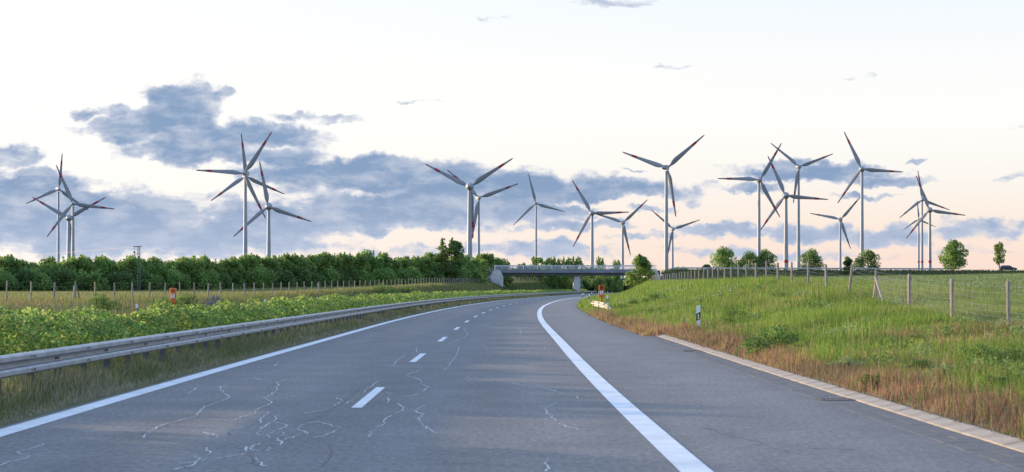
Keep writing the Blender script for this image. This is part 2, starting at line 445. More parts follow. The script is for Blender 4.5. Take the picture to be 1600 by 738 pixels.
def H(x, y):
    x, y = np.asarray(x, float), np.asarray(y, float)
    x, y = np.broadcast_arrays(x, y)
    t = x - xd(y)
    # left of the carriageway
    fx, fh = fence_l_x(y), fence_l_h(y); tf = fx - xd(y)
    d = np.maximum(0, fx - x)
    lp = interp(y, [0, 145, 396, 425, 460, 500, 552], [.5, .55, .72, 1.0, 1.6, 2.2, 2.8])
    dl = smoothstep(0, 14, d)
    left_field = fh * (1 - dl) + lp * dl
    verge = -.32 + (fh + .32) * smoothstep(-20.5, tf, t) if False else -.32 + (fh + .32) * (lambda q: q * q * (3 - 2 * q))(np.clip((t + 20.5) / np.minimum(tf + 20.5, -1), 0, 1))
    median = interp(t, [-20.4, -9.1, -8.7, -6.5, -4.3, -4.02, -3.98], [-.36, -.36, -.05, .06, .03, .0, SHEET])
    # right of it
    rx, rh = fence_r_x(y), fence_r_h(y); tr = np.maximum(rx - xd(y), 12.5)
    base = .05 + .06 * np.sin(y * .21) * np.sin(t * .9)
    bank = base + (rh - base) * smoothstep(0, 1, (t - 9.2) / (tr - 9.2))
    plane = .15 + .0055 * np.clip(y, 0, 640) + .018 * (np.clip(x, 0, 200) - 20)
    plane = np.where(y > 640, plane * np.clip(1 - (y - 640) / 900, .3, 1), plane)
    dr = smoothstep(0, 14, t - tr - 1.0)
    right_field = rh * (1 - dr) + plane * dr
    kerbz = smoothstep(70, 74, y)
    edge = interp(t, [6.70, 7.30, 7.54, 9.2], [SHEET, SHEET, .05, .05]) * (1 - kerbz) + interp(t, [6.70, 6.80, 7.75, 9.2], [SHEET, .015, .06, .05]) * kerbz
    h = np.where(t > 9.2, np.where(t > tr, right_field, bank), np.where(t > 6.70, edge, SHEET))
    h = np.where(t < -3.98, median, h)
    h = np.where(t < -20.4, verge, h)
    h = np.where(x < fx, left_field, h)
    # embankment of the road that crosses over
    crest = interp(x, [-400, -150, -2, 40, 140, 260, 500], [2.5, 4.0, 6.45, 6.45, 6.1, 5.5, 4.0])
    e = crest - np.maximum(0, np.abs(y - 570) - 6.0) / 1.7
    gap = smoothstep(-6.5, -2.8, x) * (1 - smoothstep(37.6, 42, x))
    e = e * (1 - gap) - 5 * gap
    h = np.maximum(h, e)
    far = smoothstep(900, 1800, y)
    h = h * (1 - far) + np.where(np.abs(t) < 12, SHEET, 0.5) * far
    return h
def h1(x, y): return float(H(x, y))

def vnoise(x, y, s, seed=0):
    """smooth value noise 0..1"""
    r_ = np.random.default_rng(100 + seed).random((64, 64))
    u, v = np.asarray(x) / s, np.asarray(y) / s
    i, j = np.floor(u).astype(int), np.floor(v).astype(int)
    a, b = u - i, v - j
    a, b = a * a * (3 - 2 * a), b * b * (3 - 2 * b)
    g = lambda p, q: r_[p % 64, q % 64]
    return (g(i, j) * (1 - a) + g(i + 1, j) * a) * (1 - b) + (g(i, j + 1) * (1 - a) + g(i + 1, j + 1) * a) * b

def grid_sheet(name, ys, ts, zfun, material, follow=True):
    Y, T = np.meshgrid(ys, ts, indexing='ij')
    X = (xd(Y) + T) if follow else T
    Z = zfun(X, Y)
    n, m = Y.shape
    V = np.stack([X, Y, Z], -1).reshape(-1, 3)
    I = np.arange(n * m).reshape(n, m)
    F = np.stack([I[:-1, :-1], I[:-1, 1:], I[1:, 1:], I[1:, :-1]], -1).reshape(-1, 4)
    tint = np.stack([(T.ravel() + 10) / 20] * 3, 1) if material is M['asphalt'] else None
    return link(name, arrays_mesh(name, V, F, material, tint, smooth=True))

ys = np.unique(np.round(np.concatenate([np.arange(-60, 120, 2.5), np.arange(120, 545, 5), np.arange(545, 596, 1.5), np.arange(596, 900, 8), np.arange(900, 2000, 60), [2600, 3500, 5000, 9000]]), 2))
ts_ = np.unique(np.round(np.concatenate([np.arange(-60, -20.5, 1.5), [-20.4, -20.0, -15, -9.1, -8.7, -7.5, -6.5, -5.2, -4.3, -4.02, -3.97, 0, 6.69, 6.705, 6.77, 7.30, 7.54, 7.75, 8.4, 9.2], np.arange(10, 45, 1.2), np.geomspace(47, 9000, 44), -np.geomspace(62, 9000, 40)]), 3))
ground = tag(grid_sheet('ground', ys, ts_, H, M['soil']), kind='structure')

# ------------------------------------------------------------------ roads
ry = np.concatenate([np.arange(-50, 150, 2.0), np.arange(150, 1200, 5.0)])
road = tag(grid_sheet('road', ry, np.array([-3.99, -2, 0, 2, 4, 6.75]), lambda x, y: np.zeros_like(x), M['asphalt']), kind='structure')
opp = tag(grid_sheet('opposite_road', ry, np.linspace(-20.0, -9.15, 5), lambda x, y: np.full_like(x, -.30), M['asphalt_far']), kind='structure')
over = tag(grid_sheet('overpass_road', np.array([566.4, 573.6]), np.concatenate([np.linspace(-300, -6, 30), np.linspace(-4, 300, 60)]),
                      lambda x, y: interp(x, [-400, -150, -2, 40, 140, 260, 500], [2.5, 4.0, 6.45, 6.45, 6.1, 5.5, 4.0]) + .12, M['asphalt_far'], follow=False), kind='structure')

def ribbon(name, t0, t1, yy, z, material, parent):
    o = grid_sheet(name, np.asarray(yy, float), np.array([t0, t1]), lambda x, y: np.full_like(x, z), material)
    o.parent = parent
    return o
ly = np.concatenate([np.arange(-30, 150, 2.0), np.arange(150, 900, 5.0)])
ribbon('edge_line', 3.60, 3.90, ly, .004, M['paint'], road)
ribbon('edge_line', -3.90, -3.60, ly, .004, M['paint'], road)
y = 5450 / 187.2 - 36
while y < 560:
    if y > 10: ribbon('lane_dash', -.075, .075, np.linspace(y, y + 6, 4), .004, M['paint'], road)
    y += 18

# dust-filled and tarred cracks of the worn surface, each with its own course over the asphalt
def road_pt(p):
    yy = EYE * FPX / (p[1] - 450)
    return np.array([(p[0] - 800) / FPX * yy, yy])
def crack(pts, origin, sc, width=.022, dark=False, broken=.08):
    P = [road_pt((origin[0] + a / sc, origin[1] + b / sc)) for a, b in pts]
    r_ = random.Random(len(pts) * 31 + int(pts[0][0]))
    P = [P[0] * 2 - P[1]] + P + [P[-1] * 2 - P[-2]]
    Q = []
    for p0, p1, p2, p3 in zip(P[:-3], P[1:-2], P[2:-1], P[3:]):     # smooth course with a fine tremble
        n = int(min(30, max(3, np.linalg.norm((p2 - p1) * (1, .35)) / .05)))
        for i in range(n):
            t = i / n
            q = .5 * (2 * p1 + (p2 - p0) * t + (2 * p0 - 5 * p1 + 4 * p2 - p3) * t * t + (3 * p1 - p0 - 3 * p2 + p3) * t ** 3)
            Q.append(q + np.array([r_.gauss(0, .013), r_.gauss(0, .035)]))
    Q.append(P[-2])
    k_ = width / .022
    L_, R_, on = [], [], []
    ph = r_.random() * 9
    for i, q in enumerate(Q):
        d = Q[min(i + 1, len(Q) - 1)] - Q[max(i - 1, 0)]; d = d / (np.linalg.norm(d) + 1e-9)
        nx = np.array([-d[1], d[0]])
        hw = k_ * math.hypot(.0085 * nx[0], .032 * nx[1]) * (.75 + .5 * math.sin(ph + i * .45) * math.sin(i * .17) + r_.uniform(-.25, .25))
        hw = max(hw, .003)
        L_.append(q - nx * hw); R_.append(q + nx * hw); on.append(math.sin(ph + i * .31) + .6 * math.sin(i * .83 + ph * 2) > -1.6 + 1.8 * broken)
    mb = MB()
    for i in range(len(Q) - 1):
        if on[i]: mb.add([(*L_[i], .0045), (*L_[i + 1], .0045), (*R_[i + 1], .0045), (*R_[i], .0045)], [(3, 2, 1, 0)])
    if mb.f: mb.build('crack', M['tar'] if dark else M['seal'], road)
A5, A6, A8, A4 = ((200, 540), 3.2), ((700, 480), 2.86), ((0, 540), 3.727), ((1000, 480), 2.667)
for pts in [
    [(80, 465), (90, 445), (160, 405), (250, 378), (330, 358), (370, 318), (405, 300), (500, 262), (475, 235), (462, 210), (495, 198)],
    [(540, 372), (590, 352), (640, 340), (645, 320), (715, 285), (685, 262), (730, 235), (750, 200), (740, 185), (690, 178), (635, 165)],
    [(740, 185), (780, 172), (860, 158)], [(290, 245), (345, 212)], [(730, 105), (745, 90), (760, 80)], [(715, 135), (785, 118)],
    [(210, 628), (280, 610), (330, 600), (350, 575), (335, 555), (352, 550)], [(385, 510), (415, 538), (400, 545)], [(370, 435), (430, 447), (460, 465)],
    [(665, 450), (650, 435), (700, 395), (745, 370), (730, 355), (760, 345)], [(660, 390), (670, 360), (710, 332)],
    [(700, 465), (710, 440), (790, 405), (795, 398), (740, 385)], [(770, 435), (770, 450), (742, 468), (770, 485), (768, 500)],
    [(890, 445), (885, 430), (855, 420), (880, 395), (960, 380)], [(925, 465), (1000, 445), (1030, 432), (1052, 412), (1000, 395), (950, 385)],
    [(495, 558), (580, 542), (595, 525), (590, 508)], [(670, 488), (615, 515), (660, 530)], [(680, 530), (712, 520), (705, 508)],
    [(280, 592), (350, 580), (500, 560)], [(630, 560), (690, 605)], [(780, 470), (860, 452)], [(540, 420), (580, 410)],
    [(880, 340), (1000, 318), (1070, 280)], [(1045, 262), (1075, 280)], [(1090, 292), (1130, 270)], [(1185, 235), (1200, 215), (1250, 180), (1265, 175)],
    [(1205, 460), (1210, 440), (1250, 410), (1280, 392), (1285, 372), (1320, 350), (1380, 318), (1350, 290)],
    [(1385, 258), (1440, 245), (1500, 210), (1470, 195), (1460, 178), (1420, 155), (1390, 150), (1470, 120)],
    [(1290, 290), (1305, 280), (1300, 262)], [(1545, 440), (1490, 410), (1455, 370), (1470, 345), (1438, 328), (1485, 300), (1520, 288)],
    [(1285, 235), (1330, 243)], [(1330, 100), (1345, 75), (1390, 45)], [(1445, 35), (1440, 10)], [(1265, 97), (1320, 100), (1380, 108)], [(1575, 125), (1600, 110)]]:
    crack(pts, *A5)
crack([(500, 450), (510, 432), (560, 412)], *A5, dark=True)
crack([(970, 610), (1000, 560), (1025, 525), (1000, 490)], *A5, dark=True, width=.03)
crack([(940, 365), (1070, 285), (1130, 240), (1165, 205)], *A5, dark=True, width=.02)
crack([(610, 530), (625, 580), (640, 605)], *A5, dark=True, width=.02)
for pts in [[(590, 550), (500, 522), (465, 490), (440, 470), (440, 450), (485, 430)], [(435, 362), (480, 378), (525, 388)], [(575, 400), (582, 410)], [(436, 735), (445, 715), (435, 700), (448, 680)],
            [(0, 265), (20, 240), (40, 210), (50, 180)], [(245, 335), (340, 350)], [(85, 310), (100, 322)], [(325, 120), (322, 95)], [(265, 135), (330, 150)], [(320, 210), (365, 198)],
            [(5, 165), (60, 140), (85, 125), (70, 95)], [(430, 185), (455, 172)], [(150, 170), (180, 185)], [(245, 75), (262, 60)]]:
    crack(pts, *A6)
for pts in [[(1130, 540), (1200, 550), (1285, 575)], [(780, 315), (800, 330), (835, 340)], [(760, 285), (870, 302)], [(620, 72), (670, 70)]]:
    crack(pts, *A6, dark=True, width=.015)
crack([(0, 700), (60, 680), (150, 655), (155, 640), (110, 625), (115, 615), (190, 600), (255, 575)], *A8)
crack([(990, 730), (1115, 705)], *A8)
crack([(1070, 688), (1115, 685)], *A8)
for pts in [[(260, 500), (400, 545), (490, 560), (500, 580)], [(565, 590), (610, 600), (625, 612)], [(705, 590), (900, 596)]]:
    crack(pts, *A4, dark=True, width=.016)

# gutter of slabs and sloping kerb stones beside the hard shoulder
XD0 = -2.25
gutter = tag(empty('gutter', (XD0 + 6.76, 12, 0)), 'dark slab gutter between the hard shoulder and the pale kerb', 'gutter', kind='structure')
kerb = tag(empty('kerb', (XD0 + 7.27, 12, 0)), 'pale sloping kerb along the right edge of the hard shoulder', 'kerb', kind='structure')
mb = MB(); mb.prism([(0, -.05), (.252, -.05), (.252, .0), (.248, .007), (.004, .007), (0, .003)], 'y', 0, .495)
slab_me = mb.mesh('slab', M['slab'])
mb = MB(); mb.prism([(0, -.06), (.27, -.06), (.27, .05), (.255, .062), (.21, .06), (.02, .022), (0, .014)], 'y', 0, .996)
kerb_me = mb.mesh('kerb_stone', M['kerb'])
for k in range(124):
    if (12 + k * .5) // .5 * .5 in (31.0, 55.0): continue
    for c in (0, 1):
        o = link('slab', slab_me, gutter, (c * .256 - .006 + float(xd(12 + k * .5)) - XD0, k * .5, random.uniform(-.006, -.002)), (random.uniform(-.002, .002), random.uniform(-.004, .004), 0))
for k in range(61):
    o = link('kerb_stone', kerb_me, kerb, (random.uniform(-.003, .003) + float(xd(12.5 + k)) - XD0, k * 1.0, random.uniform(-.003, .002)), (0, 0, -hdg(12.5 + k) + random.uniform(-.002, .002)))
for yy, lab in ((31.0, 'rusty dark drain grate in the gutter nearest the camera'), (55.0, 'small dark drain grate farther along the gutter')):
    g = tag(empty('drain_grate', (float(xd(yy)) + 6.77, yy, 0)), lab, 'drain grate', 'drain grates in the gutter')
    mb = MB(); mb.box(0, .48, 0, .03, -.05, .012); mb.box(0, .48, .46, .49, -.05, .012); mb.box(0, .03, .03, .46, -.05, .012); mb.box(.45, .48, .03, .46, -.05, .012)
    mb.build('frame', M['bolt'], g)
    for i in range(7):
        mb = MB(); mb.box(.05 + i * .058, .075 + i * .058, .03, .46, -.04, .009); mb.build('bar', M['steel_dark'], g)
    mb = MB(); mb.box(.03, .45, .03, .46, -.09, -.06); mb.build('sump', M['black'], g)

# crop fields
def field_sheet(name, ys_, ts__, material, lift):
    return tag(grid_sheet(name, ys_, ts__, lambda x, y: H(x, y) + lift, material, follow=False), kind='structure')
def quad_field(name, edge, ys_, offs, material, lift):
    Y, O = np.meshgrid(ys_, offs, indexing='ij')
    X = edge(Y) + O
    V = np.stack([X, Y, H(X, Y) + lift], -1).reshape(-1, 3)
    I = np.arange(Y.size).reshape(Y.shape)
    F = np.stack([I[:-1, :-1], I[:-1, 1:], I[1:, 1:], I[1:, :-1]], -1).reshape(-1, 4)
    return tag(link(name, arrays_mesh(name, V, F, material, smooth=True)), kind='structure')
quad_field('field_left', fence_l_x, np.arange(60, 556, 6.0), -np.geomspace(3.0, 260, 34)[::-1], M['field_pale'], .10)
quad_field('field_right', fence_r_x, np.arange(-20, 556, 6.0), np.geomspace(9.0, 320, 44), M['field'], .10)

# ------------------------------------------------------------------ the bridge
bridge = tag(empty('road_bridge', (17.6, 570, 0)), 'concrete road bridge with pale railing crossing over the motorway', 'bridge')
BX0, BX1, BYF = -2.4, 37.8, 564.6
def bpart(name, mb, m, parent=None, **kw):
    o = mb.build(name, m, parent or bridge, **kw)
    if parent is None: o.matrix_parent_inverse = Matrix.Translation(-Vector(bridge.location))
    return o
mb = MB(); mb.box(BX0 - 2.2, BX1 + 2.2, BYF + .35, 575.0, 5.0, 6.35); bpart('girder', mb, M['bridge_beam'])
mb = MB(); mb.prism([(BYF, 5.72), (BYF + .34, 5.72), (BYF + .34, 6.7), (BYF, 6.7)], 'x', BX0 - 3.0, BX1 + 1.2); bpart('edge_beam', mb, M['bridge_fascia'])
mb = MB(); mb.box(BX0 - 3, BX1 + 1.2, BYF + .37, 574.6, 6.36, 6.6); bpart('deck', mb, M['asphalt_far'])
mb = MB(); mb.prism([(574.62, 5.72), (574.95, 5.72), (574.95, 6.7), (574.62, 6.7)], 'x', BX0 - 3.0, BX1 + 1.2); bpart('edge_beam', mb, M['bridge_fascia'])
mb = MB(); mb.prism([(16.85, 565.6), (18.35, 565.6), (18.6, 566.2), (18.6, 573.4), (18.35, 574), (16.85, 574), (16.6, 573.4), (16.6, 566.2)], 'z', -.3, 4.99); bpart('pier', mb, M['concrete'])
for side, xa, xb in (('l', BX0 - 2.4, BX0), ('r', BX1, BX1 + 2.4)):
    mb = MB(); mb.box(xa, xb, BYF + .5, 574.4, 0.2, 4.985); bpart('abutment', mb, M['concrete'])
W = lambda px, py, yy: ((px - 800) / FPX * yy, EYE + (450 - py) / FPX * yy)
mb = MB(); mb.prism([(-6.9, 1.2), (-2.35, .8), (-2.35, 4.7), (-3.2, 6.55), (-4.9, 6.55), (-6.9, 3.5)], 'y', 562.4, 563.2); bpart('wing_wall', mb, M['concrete'])
mb = MB(); mb.prism([(39.9, 1.2), (37.75, .8), (37.75, 4.7), (38.2, 6.55), (38.9, 6.55), (39.9, 4.6)][::-1], 'y', 562.4, 563.2); bpart('wing_wall', mb, M['concrete'])
mb = MB()
for q in range(5):
    x_, z_ = -7.1 + q * .5, 3.3 + q * .78
    mb.tube((x_, 562.1, z_ - .3), (x_, 562.1, z_ + .9), .035, n=5)
mb.tube((-7.1, 562.1, 4.2), (-5.1, 562.1, 7.32), .04, n=5); mb.tube((-7.1, 562.1, 3.8), (-5.1, 562.1, 6.92), .03, n=5)
bpart('stair_rail', mb, M['steel_dark'])
x_ = BX0 - 2.2; k = 0
while x_ < BX1 + 1.2:
    mb = MB(); big = k % 2 == 0
    w_ = .10 if big else .045
    mb.box(x_ - w_, x_ + w_, BYF + .08, BYF + .2, 6.7, 7.82 if big else 7.7)
    bpart('railing_post', mb, M['white_plastic'] if big else M['rail_blue'])
    x_ += 1.92; k += 1
for z_, th in ((7.72, .07), (7.38, .05), (7.10, .05), (6.86, .05)):
    mb = MB(); mb.box(BX0 - 2.4, BX1 + 1.2, BYF + .21, BYF + .28, z_ - th, z_ + th); bpart('rail', mb, M['rail_blue'])
mb = MB(); mb.box(BX0 - 2.4, BX1 + 1.2, 574.7, 574.78, 7.6, 7.78); bpart('rail', mb, M['rail_blue'])

# ------------------------------------------------------------------ guardrails
def wprofile(s=1.0, th=.004):
    """W-beam section, (out, up): the face looks to +x"""
    f = [(-.012, .0), (.055, .006), (.085, .03), (.085, .085), (.06, .112), (-.005, .122), (-.012, .135), (-.012, .175), (-.005, .188), (.06, .198), (.085, .225), (.085, .28), (.055, .304), (-.012, .31)]
    return [(a * s, b * s) for a, b in f]
def beam_mesh(name, length, material, bolts=True):
    mb = MB(); f = wprofile()
    n = len(f)
    out = [(a, 0, b) for a, b in f] + [(a, length, b) for a, b in f]
    mb.add(out, [(i, i + 1, n + i + 1, n + i) for i in range(n - 1)])
    back = [(a - .006, 0, b) for a, b in f] + [(a - .006, length, b) for a, b in f]
    mb.add(back, [(i + 1, i, n + i, n + i + 1) for i in range(n - 1)])
    if bolts:
        mb.cur = 1
        for yy in (.06, .16, length - .22):
            for zz in (.058, .252):
                mb.tube((.06, yy, zz), (.093, yy, zz), .015, n=6)
        mb.box(-.012, .0, length * .5 - .12, length * .5 + .12, .14, .17)
    return mb.mesh(name, [material, M['bolt']])
STEP = 4.0
beam = beam_mesh('rail_section', STEP + .14, M['steel'])
mb = MB(); mb.prism([(-.05, -.03), (.05, -.03), (.05, -.02), (-.04, -.02), (-.04, .02), (.05, .02), (.05, .03), (-.05, .03)], 'z', -.4, .69)
post_me = mb.mesh('post', M['steel_dark'])
gr = tag(empty('guardrail', (float(xd(0)) - 4.78, 0, 0)), 'long galvanised guardrail along the planted median, curving away', 'guardrail')
yy = 2.0; gp = []
while yy < 640:
    gp.append(yy); yy += STEP * math.cos(hdg(yy))
for yy in gp:
    a = hdg(yy + 2)
    p = Vector((float(xd(yy)) - 4.78, yy, 0))
    o = link('rail_section', beam, gr, p - gr.location + Vector((0, 0, .44)), (0, random.uniform(-.004, .004), -a))
    for off in (2.0,) if yy > 250 else (0.6, 2.6):
        o = link('post', post_me, gr, Vector((float(xd(yy + off)) - 4.78 - .10, yy + off, .0)) - gr.location, (random.uniform(-.02, .02), random.uniform(-.02, .02), -a))

def poly_rail(name, pts, label, material, hgt=.34):
    """a W-beam that follows given top points"""
    root = tag(empty(name, (pts[0][0], pts[0][1], 0)), label, 'guardrail')
    f = wprofile(hgt / .31); n = len(f)
    for a, b in zip(pts[:-1], pts[1:]):
        mb = MB()
        a, b = Vector(a), Vector(b)
        d = (b - a); nrm = Vector((d.y, -d.x, 0)).normalized() * -1
        vs = []
        for p in (a, b + d.normalized() * .05):
            for q in f: vs.append(p + nrm * q[0] + Vector((0, 0, q[1] - hgt)) - root.location)
        mb.add(vs, [(i, i + 1, n + i + 1, n + i) for i in range(n - 1)])
        mb.add([v - nrm * .008 for v in vs], [(i + 1, i, n + i, n + i + 1) for i in range(n - 1)])
        mb.build('rail_section', material, root)
        if a.z > .3:
            q = a.lerp(b, .3) - root.location
            mb = MB(); mb.box(q.x + .02, q.x + .09, q.y - .04, q.y + .04, -.2, a.z - .06); mb.build('post', M['steel_dark'], root)
    return root
poly_rail('guardrail_end', [(6.05, 160, .72), (6.22, 154.5, .70), (6.42, 149, .66), (6.55, 145, .52), (6.62, 141, .33), (6.65, 137, .10)],
          'short sunlit cream guardrail end dipping into grass before the orange phone', M['rail_sunlit'], .42)
def far_rail(x0, x1, yy, label):
    root = tag(empty('guardrail', (x0, yy, 0)), label, 'guardrail')
    x_ = x0
    while x_ < x1:
        z0, z1 = (h1(q, yy) for q in (x_, x_ + 4.05))
        mb = MB(); f = wprofile(); n = len(f)
        vs = [(q - x0, -p[0], zz + .45 + p[1] * 1.15) for q, zz in ((x_, z0), (x_ + 4.05, z1)) for p in f]
        mb.add(vs, [(i + 1, i, n + i, n + i + 1) for i in range(n - 1)])
        mb.add([(v[0], v[1] + .01, v[2]) for v in vs], [(i, i + 1, n + i + 1, n + i) for i in range(n - 1)])
        mb.build('rail_section', M['rail_blue'], root)
        mb = MB(); mb.box(x_ - x0 + .5, x_ - x0 + .6, .02, .1, z0 - .2, z0 + .74); mb.build('post', M['steel_dark'], root)
        x_ += 4
    return root
far_rail(39.2, 119, 565.0, 'thin pale guardrail along the overpass embankment, right of the bridge')
far_rail(-26, -5.5, 565.0, 'short pale guardrail on the overpass embankment left of the bridge')

# ------------------------------------------------------------------ wire fences
def post_mesh(name, r_, h_):
    mb = MB()
    rings = []
    for z_, k_ in ((-.4, 1.05), (h_ * .5, 1.0), (h_ - .02, .95), (h_, .7)):
        rings.append([(r_ * k_ * math.cos(t) * (1 + .08 * math.sin(3 * t)), r_ * k_ * math.sin(t), z_) for t in [2 * math.pi * i / 7 for i in range(7)]])
    mb.loft(rings)
    return mb.mesh(name, M['wood'], smooth=False)
def fence(label, pts, hgt, rad, braces, strands, mesh_until, leans):
    root = tag(empty('wire_fence', (pts[0][0], pts[0][1], 0)), label, 'fence')
    protos = [post_mesh('fence_post', rad * k, hgt * j) for k, j in ((1, 1), (1.1, .97), (.92, 1.03))]
    tops = []
    for i, (x_, y_) in enumerate(pts):
        z_ = h1(x_, y_)
        lx = leans.get(i, random.gauss(0, .025)); ly_ = random.gauss(0, .02)
        link('fence_post', protos[i % 3], root, Vector((x_, y_, z_)) - root.location, (ly_, lx, random.random() * 6))
        tops.append((Vector((x_, y_, z_)), Vector((math.sin(lx), -math.sin(ly_), 1))))
        if i in braces:
            for s in (-1, 1):
                mb = MB(); yy = y_ + s * 1.6; xx = x_ + (.0 if s > 0 else .25)
                mb.tube(Vector((xx + s * .12, yy, h1(xx, yy) - .2)) - root.location, Vector((x_ + s * .05, y_ + s * .12, z_ + hgt * .8)) - root.location, rad * .85, n=6)
                mb.build('brace', M['wood'], root)
    mb = MB()
    for (p, u), (q, v) in zip(tops[:-1], tops[1:]):
        for s in strands:
            a, b = p + u * s - root.location, q + v * s - root.location
            mid = (a + b) / 2 - Vector((0, 0, .03 + .05 * random.random()))
            mb.tube(a, mid, .0034, n=3, caps=False); mb.tube(mid, b, .0034, n=3, caps=False)
        if p.y < mesh_until:
            n = int((q - p).length / .16)
            for i in range(n):
                a = p.lerp(q, i / n) - root.location
                mb.tube(a + Vector((0, 0, .05)), a + Vector((0, 0, strands[-2])), .002, n=3, caps=False)
    mb.build('wire', M['wire'], root)
    return root
# left: 5.2 m apart, along the top of the verge
pl, yy = [], 118.0
while yy < 566:
    x_ = float(fence_l_x(yy)); pl.append((x_, yy)); yy += 5.2 / math.hypot(1, float(fence_l_x(yy + 1) - x_))
fence('long weathered post and wire fence in front of the pale crop field', pl, 1.52, .062, {8, 28, 40}, (.1, .35, .6, .9, 1.2, 1.42), 0, {11: .13})
# right: 9 m apart, climbing the bank
pr = [(float(fence_r_x(yy)), yy) for yy in np.arange(39, 425, 9.0)]
fence('weathered post and wire fence climbing the grassy bank beside the green field', pr, 1.46, .064, {5}, (.08, .22, .36, .5, .66, .82, 1.0, 1.18, 1.36), 76, {6: .12, 7: .10, 13: -.06})
# beyond the bridge
pb = [(float(fence_l_x(yy)) , yy) for yy in np.arange(606, 860, 5.2)]
fence('row of grey fence posts on the grass bank seen under the bridge', pb, 1.7, .08, set(), (.3, .8, 1.5), 0, {})

# ------------------------------------------------------------------ delineator posts and emergency phones
def delineator(x_, y_, label, tilt=0.0, group='white delineator posts', z_=None):
    root = tag(empty('delineator_post', (x_, y_, h1(x_, y_) - .03 if z_ is None else z_)), label, 'delineator', group)
    root.rotation_euler = (0, tilt, random.uniform(-.05, .05))
    mb = MB(); sec = [(-.075, -.05), (.075, -.05), (.06, .045), (.0, .075), (-.06, .045)]
    top = lambda p: 1.02 + p[0] * .3
    n = len(sec)
    mb.add([(a, b, -.25) for a, b in sec] + [(a, b, top((a, b))) for a, b in sec], [tuple(range(n))[::-1], tuple(range(n, 2 * n))] + [(i, (i + 1) % n, n + (i + 1) % n, n + i) for i in range(n)])
    mb.build('body', M['white_plastic'], root)
    band = MB(); e = 1.05
    sl = lambda a: a * .5
    lo, hi = .47, .75
    sc = [(a * e, b * e) for a, b in sec]
    band.add([(a, b, lo + sl(a)) for a, b in sc] + [(a, b, hi + sl(a)) for a, b in sc], [(i, (i + 1) % n, n + (i + 1) % n, n + i) for i in range(n)] + [tuple(range(n))[::-1], tuple(range(n, 2 * n))])
    bo = band.build('black_band', M['black'], root)
    mb = MB(); mb.box(-.026, .026, -.060, -.054, .51, .71); mb.build('reflector', M['reflector'], bo)
    return root
DEL = [(7.03, 79.0, 'white delineator post standing in brown grass beside the kerb', 0.0), (7.80, 171.0, 'white delineator post just right of the orange phone at the curve', 0.0),
       (7.85, 214.0, 'white delineator post left of the cream guardrail end', .05), (8.55, 257.0, 'leftmost small white delineator post at the inside of the curve', .05),
       (10.3, 300.0, 'fourth white delineator post along the curve, half hidden by grass', 0), (13.4, 352.0, 'small distant white delineator post before the far carriageway', 0),
       (16.9, 408.0, 'tiny white delineator post just left of the orange phone box', 0), (21.8, 476.0, 'farthest tiny white delineator post at the foot of the bank', 0)]
for x_, y_, lab, tl in DEL: delineator(x_, y_, lab, tl)
delineator(-23.3, 130, 'white delineator post top showing above the hedge left of the orange phone', 0)
delineator(-21.6, 183, 'white delineator post top with black band above the median hedge', 0)

def phone(x_, y_, z_, label, hood):
    root = tag(empty('emergency_phone', (x_, y_, z_)), label, 'emergency phone', 'orange roadside emergency phones')
    w = .225
    if hood:      # upright box with an arched speaking niche
        body = MB(); body.prism([(-w, -.11), (w, -.11), (w, .13), (-w, .13)], 'z', .72, 1.22)
        body.box(-w, -w + .07, -.11, .13, 1.22, 1.74); body.box(w - .07, w, -.11, .13, 1.22, 1.74)
        body.box(-w + .07, w - .07, .06, .13, 1.22, 1.6)
        arch = [(-w + .07, 1.60), (-.10, 1.675), (0, 1.70), (.10, 1.675), (w - .07, 1.60), (w - .07, 1.74), (-w + .07, 1.74)]
        body.prism(arch, 'y', -.11, .13)
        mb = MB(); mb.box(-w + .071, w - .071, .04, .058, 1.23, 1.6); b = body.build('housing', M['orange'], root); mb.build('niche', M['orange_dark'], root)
        mb = MB(); mb.box(-.075, .075, -.08, .07, -.3, .72); mb.build('stand', M['orange'], root)
        s0 = 1.12
    else:
        rings = []
        for z_, a, d in ((.62, .10, .09), (.72, .18, .12), (1.45, .215, .135), (1.66, .225, .14), (1.74, .21, .13), (1.78, .16, .1)):
            rings.append([(-a, -d * .8, z_), (-a * .85, -d, z_), (a * .85, -d, z_), (a, -d * .8, z_), (a, d * .8, z_), (a * .85, d, z_), (-a * .85, d, z_), (-a, d * .8, z_)])
        mb = MB(); mb.loft(rings); b = mb.build('housing', M['orange'], root)
        mb = MB(); mb.box(-.13, .13, -.146, -.134, 1.5, 1.68); mb.build('speaker_slot', M['orange_dark'], root)
        mb = MB(); mb.loft([[(-.085, -.07, -.3), (.085, -.07, -.3), (.085, .07, -.3), (-.085, .07, -.3)], [(-.075, -.06, .62), (.075, -.06, .62), (.075, .06, .62), (-.075, .06, .62)]]); mb.build('stand', M['orange'], root)
        s0 = 1.20
    fy = -.135 if not hood else -.118
    mb = MB(); mb.box(-.125, .125, fy - .006, fy + .012, s0 - .17, s0 + .15); st = mb.build('sign', M['white_plastic'], b)
    # telephone receiver symbol: a bent bar with two cups
    mb = MB(); arc = []
    for i in range(9):
        t = R(125 + i * 13.75)
        arc.append((.085 * math.cos(t) + .045, .105 * math.sin(t) - .01 + s0))
    y1 = fy - .010
    for (a, b_), (c, d) in zip(arc[:-1], arc[1:]):
        dx, dz = c - a, d - b_; l_ = math.hypot(dx, dz); nx, nz = -dz / l_ * .017, dx / l_ * .017
        mb.add([(a + nx, y1, b_ + nz), (c + nx, y1, d + nz), (c - nx, y1, d - nz), (a - nx, y1, b_ - nz)], [(0, 1, 2, 3)])
    for a, b_ in (arc[0], arc[-1]):
        mb.box(a - .005, a + .055, y1 - .003, y1 + .003, b_ - .028, b_ + .028)
    mb.build('receiver_symbol', M['blue'], b)
    return root
phone(7.45, 174.0, h1(7.45, 174) + .12, 'orange box emergency phone on a post behind the cream guardrail end', True)
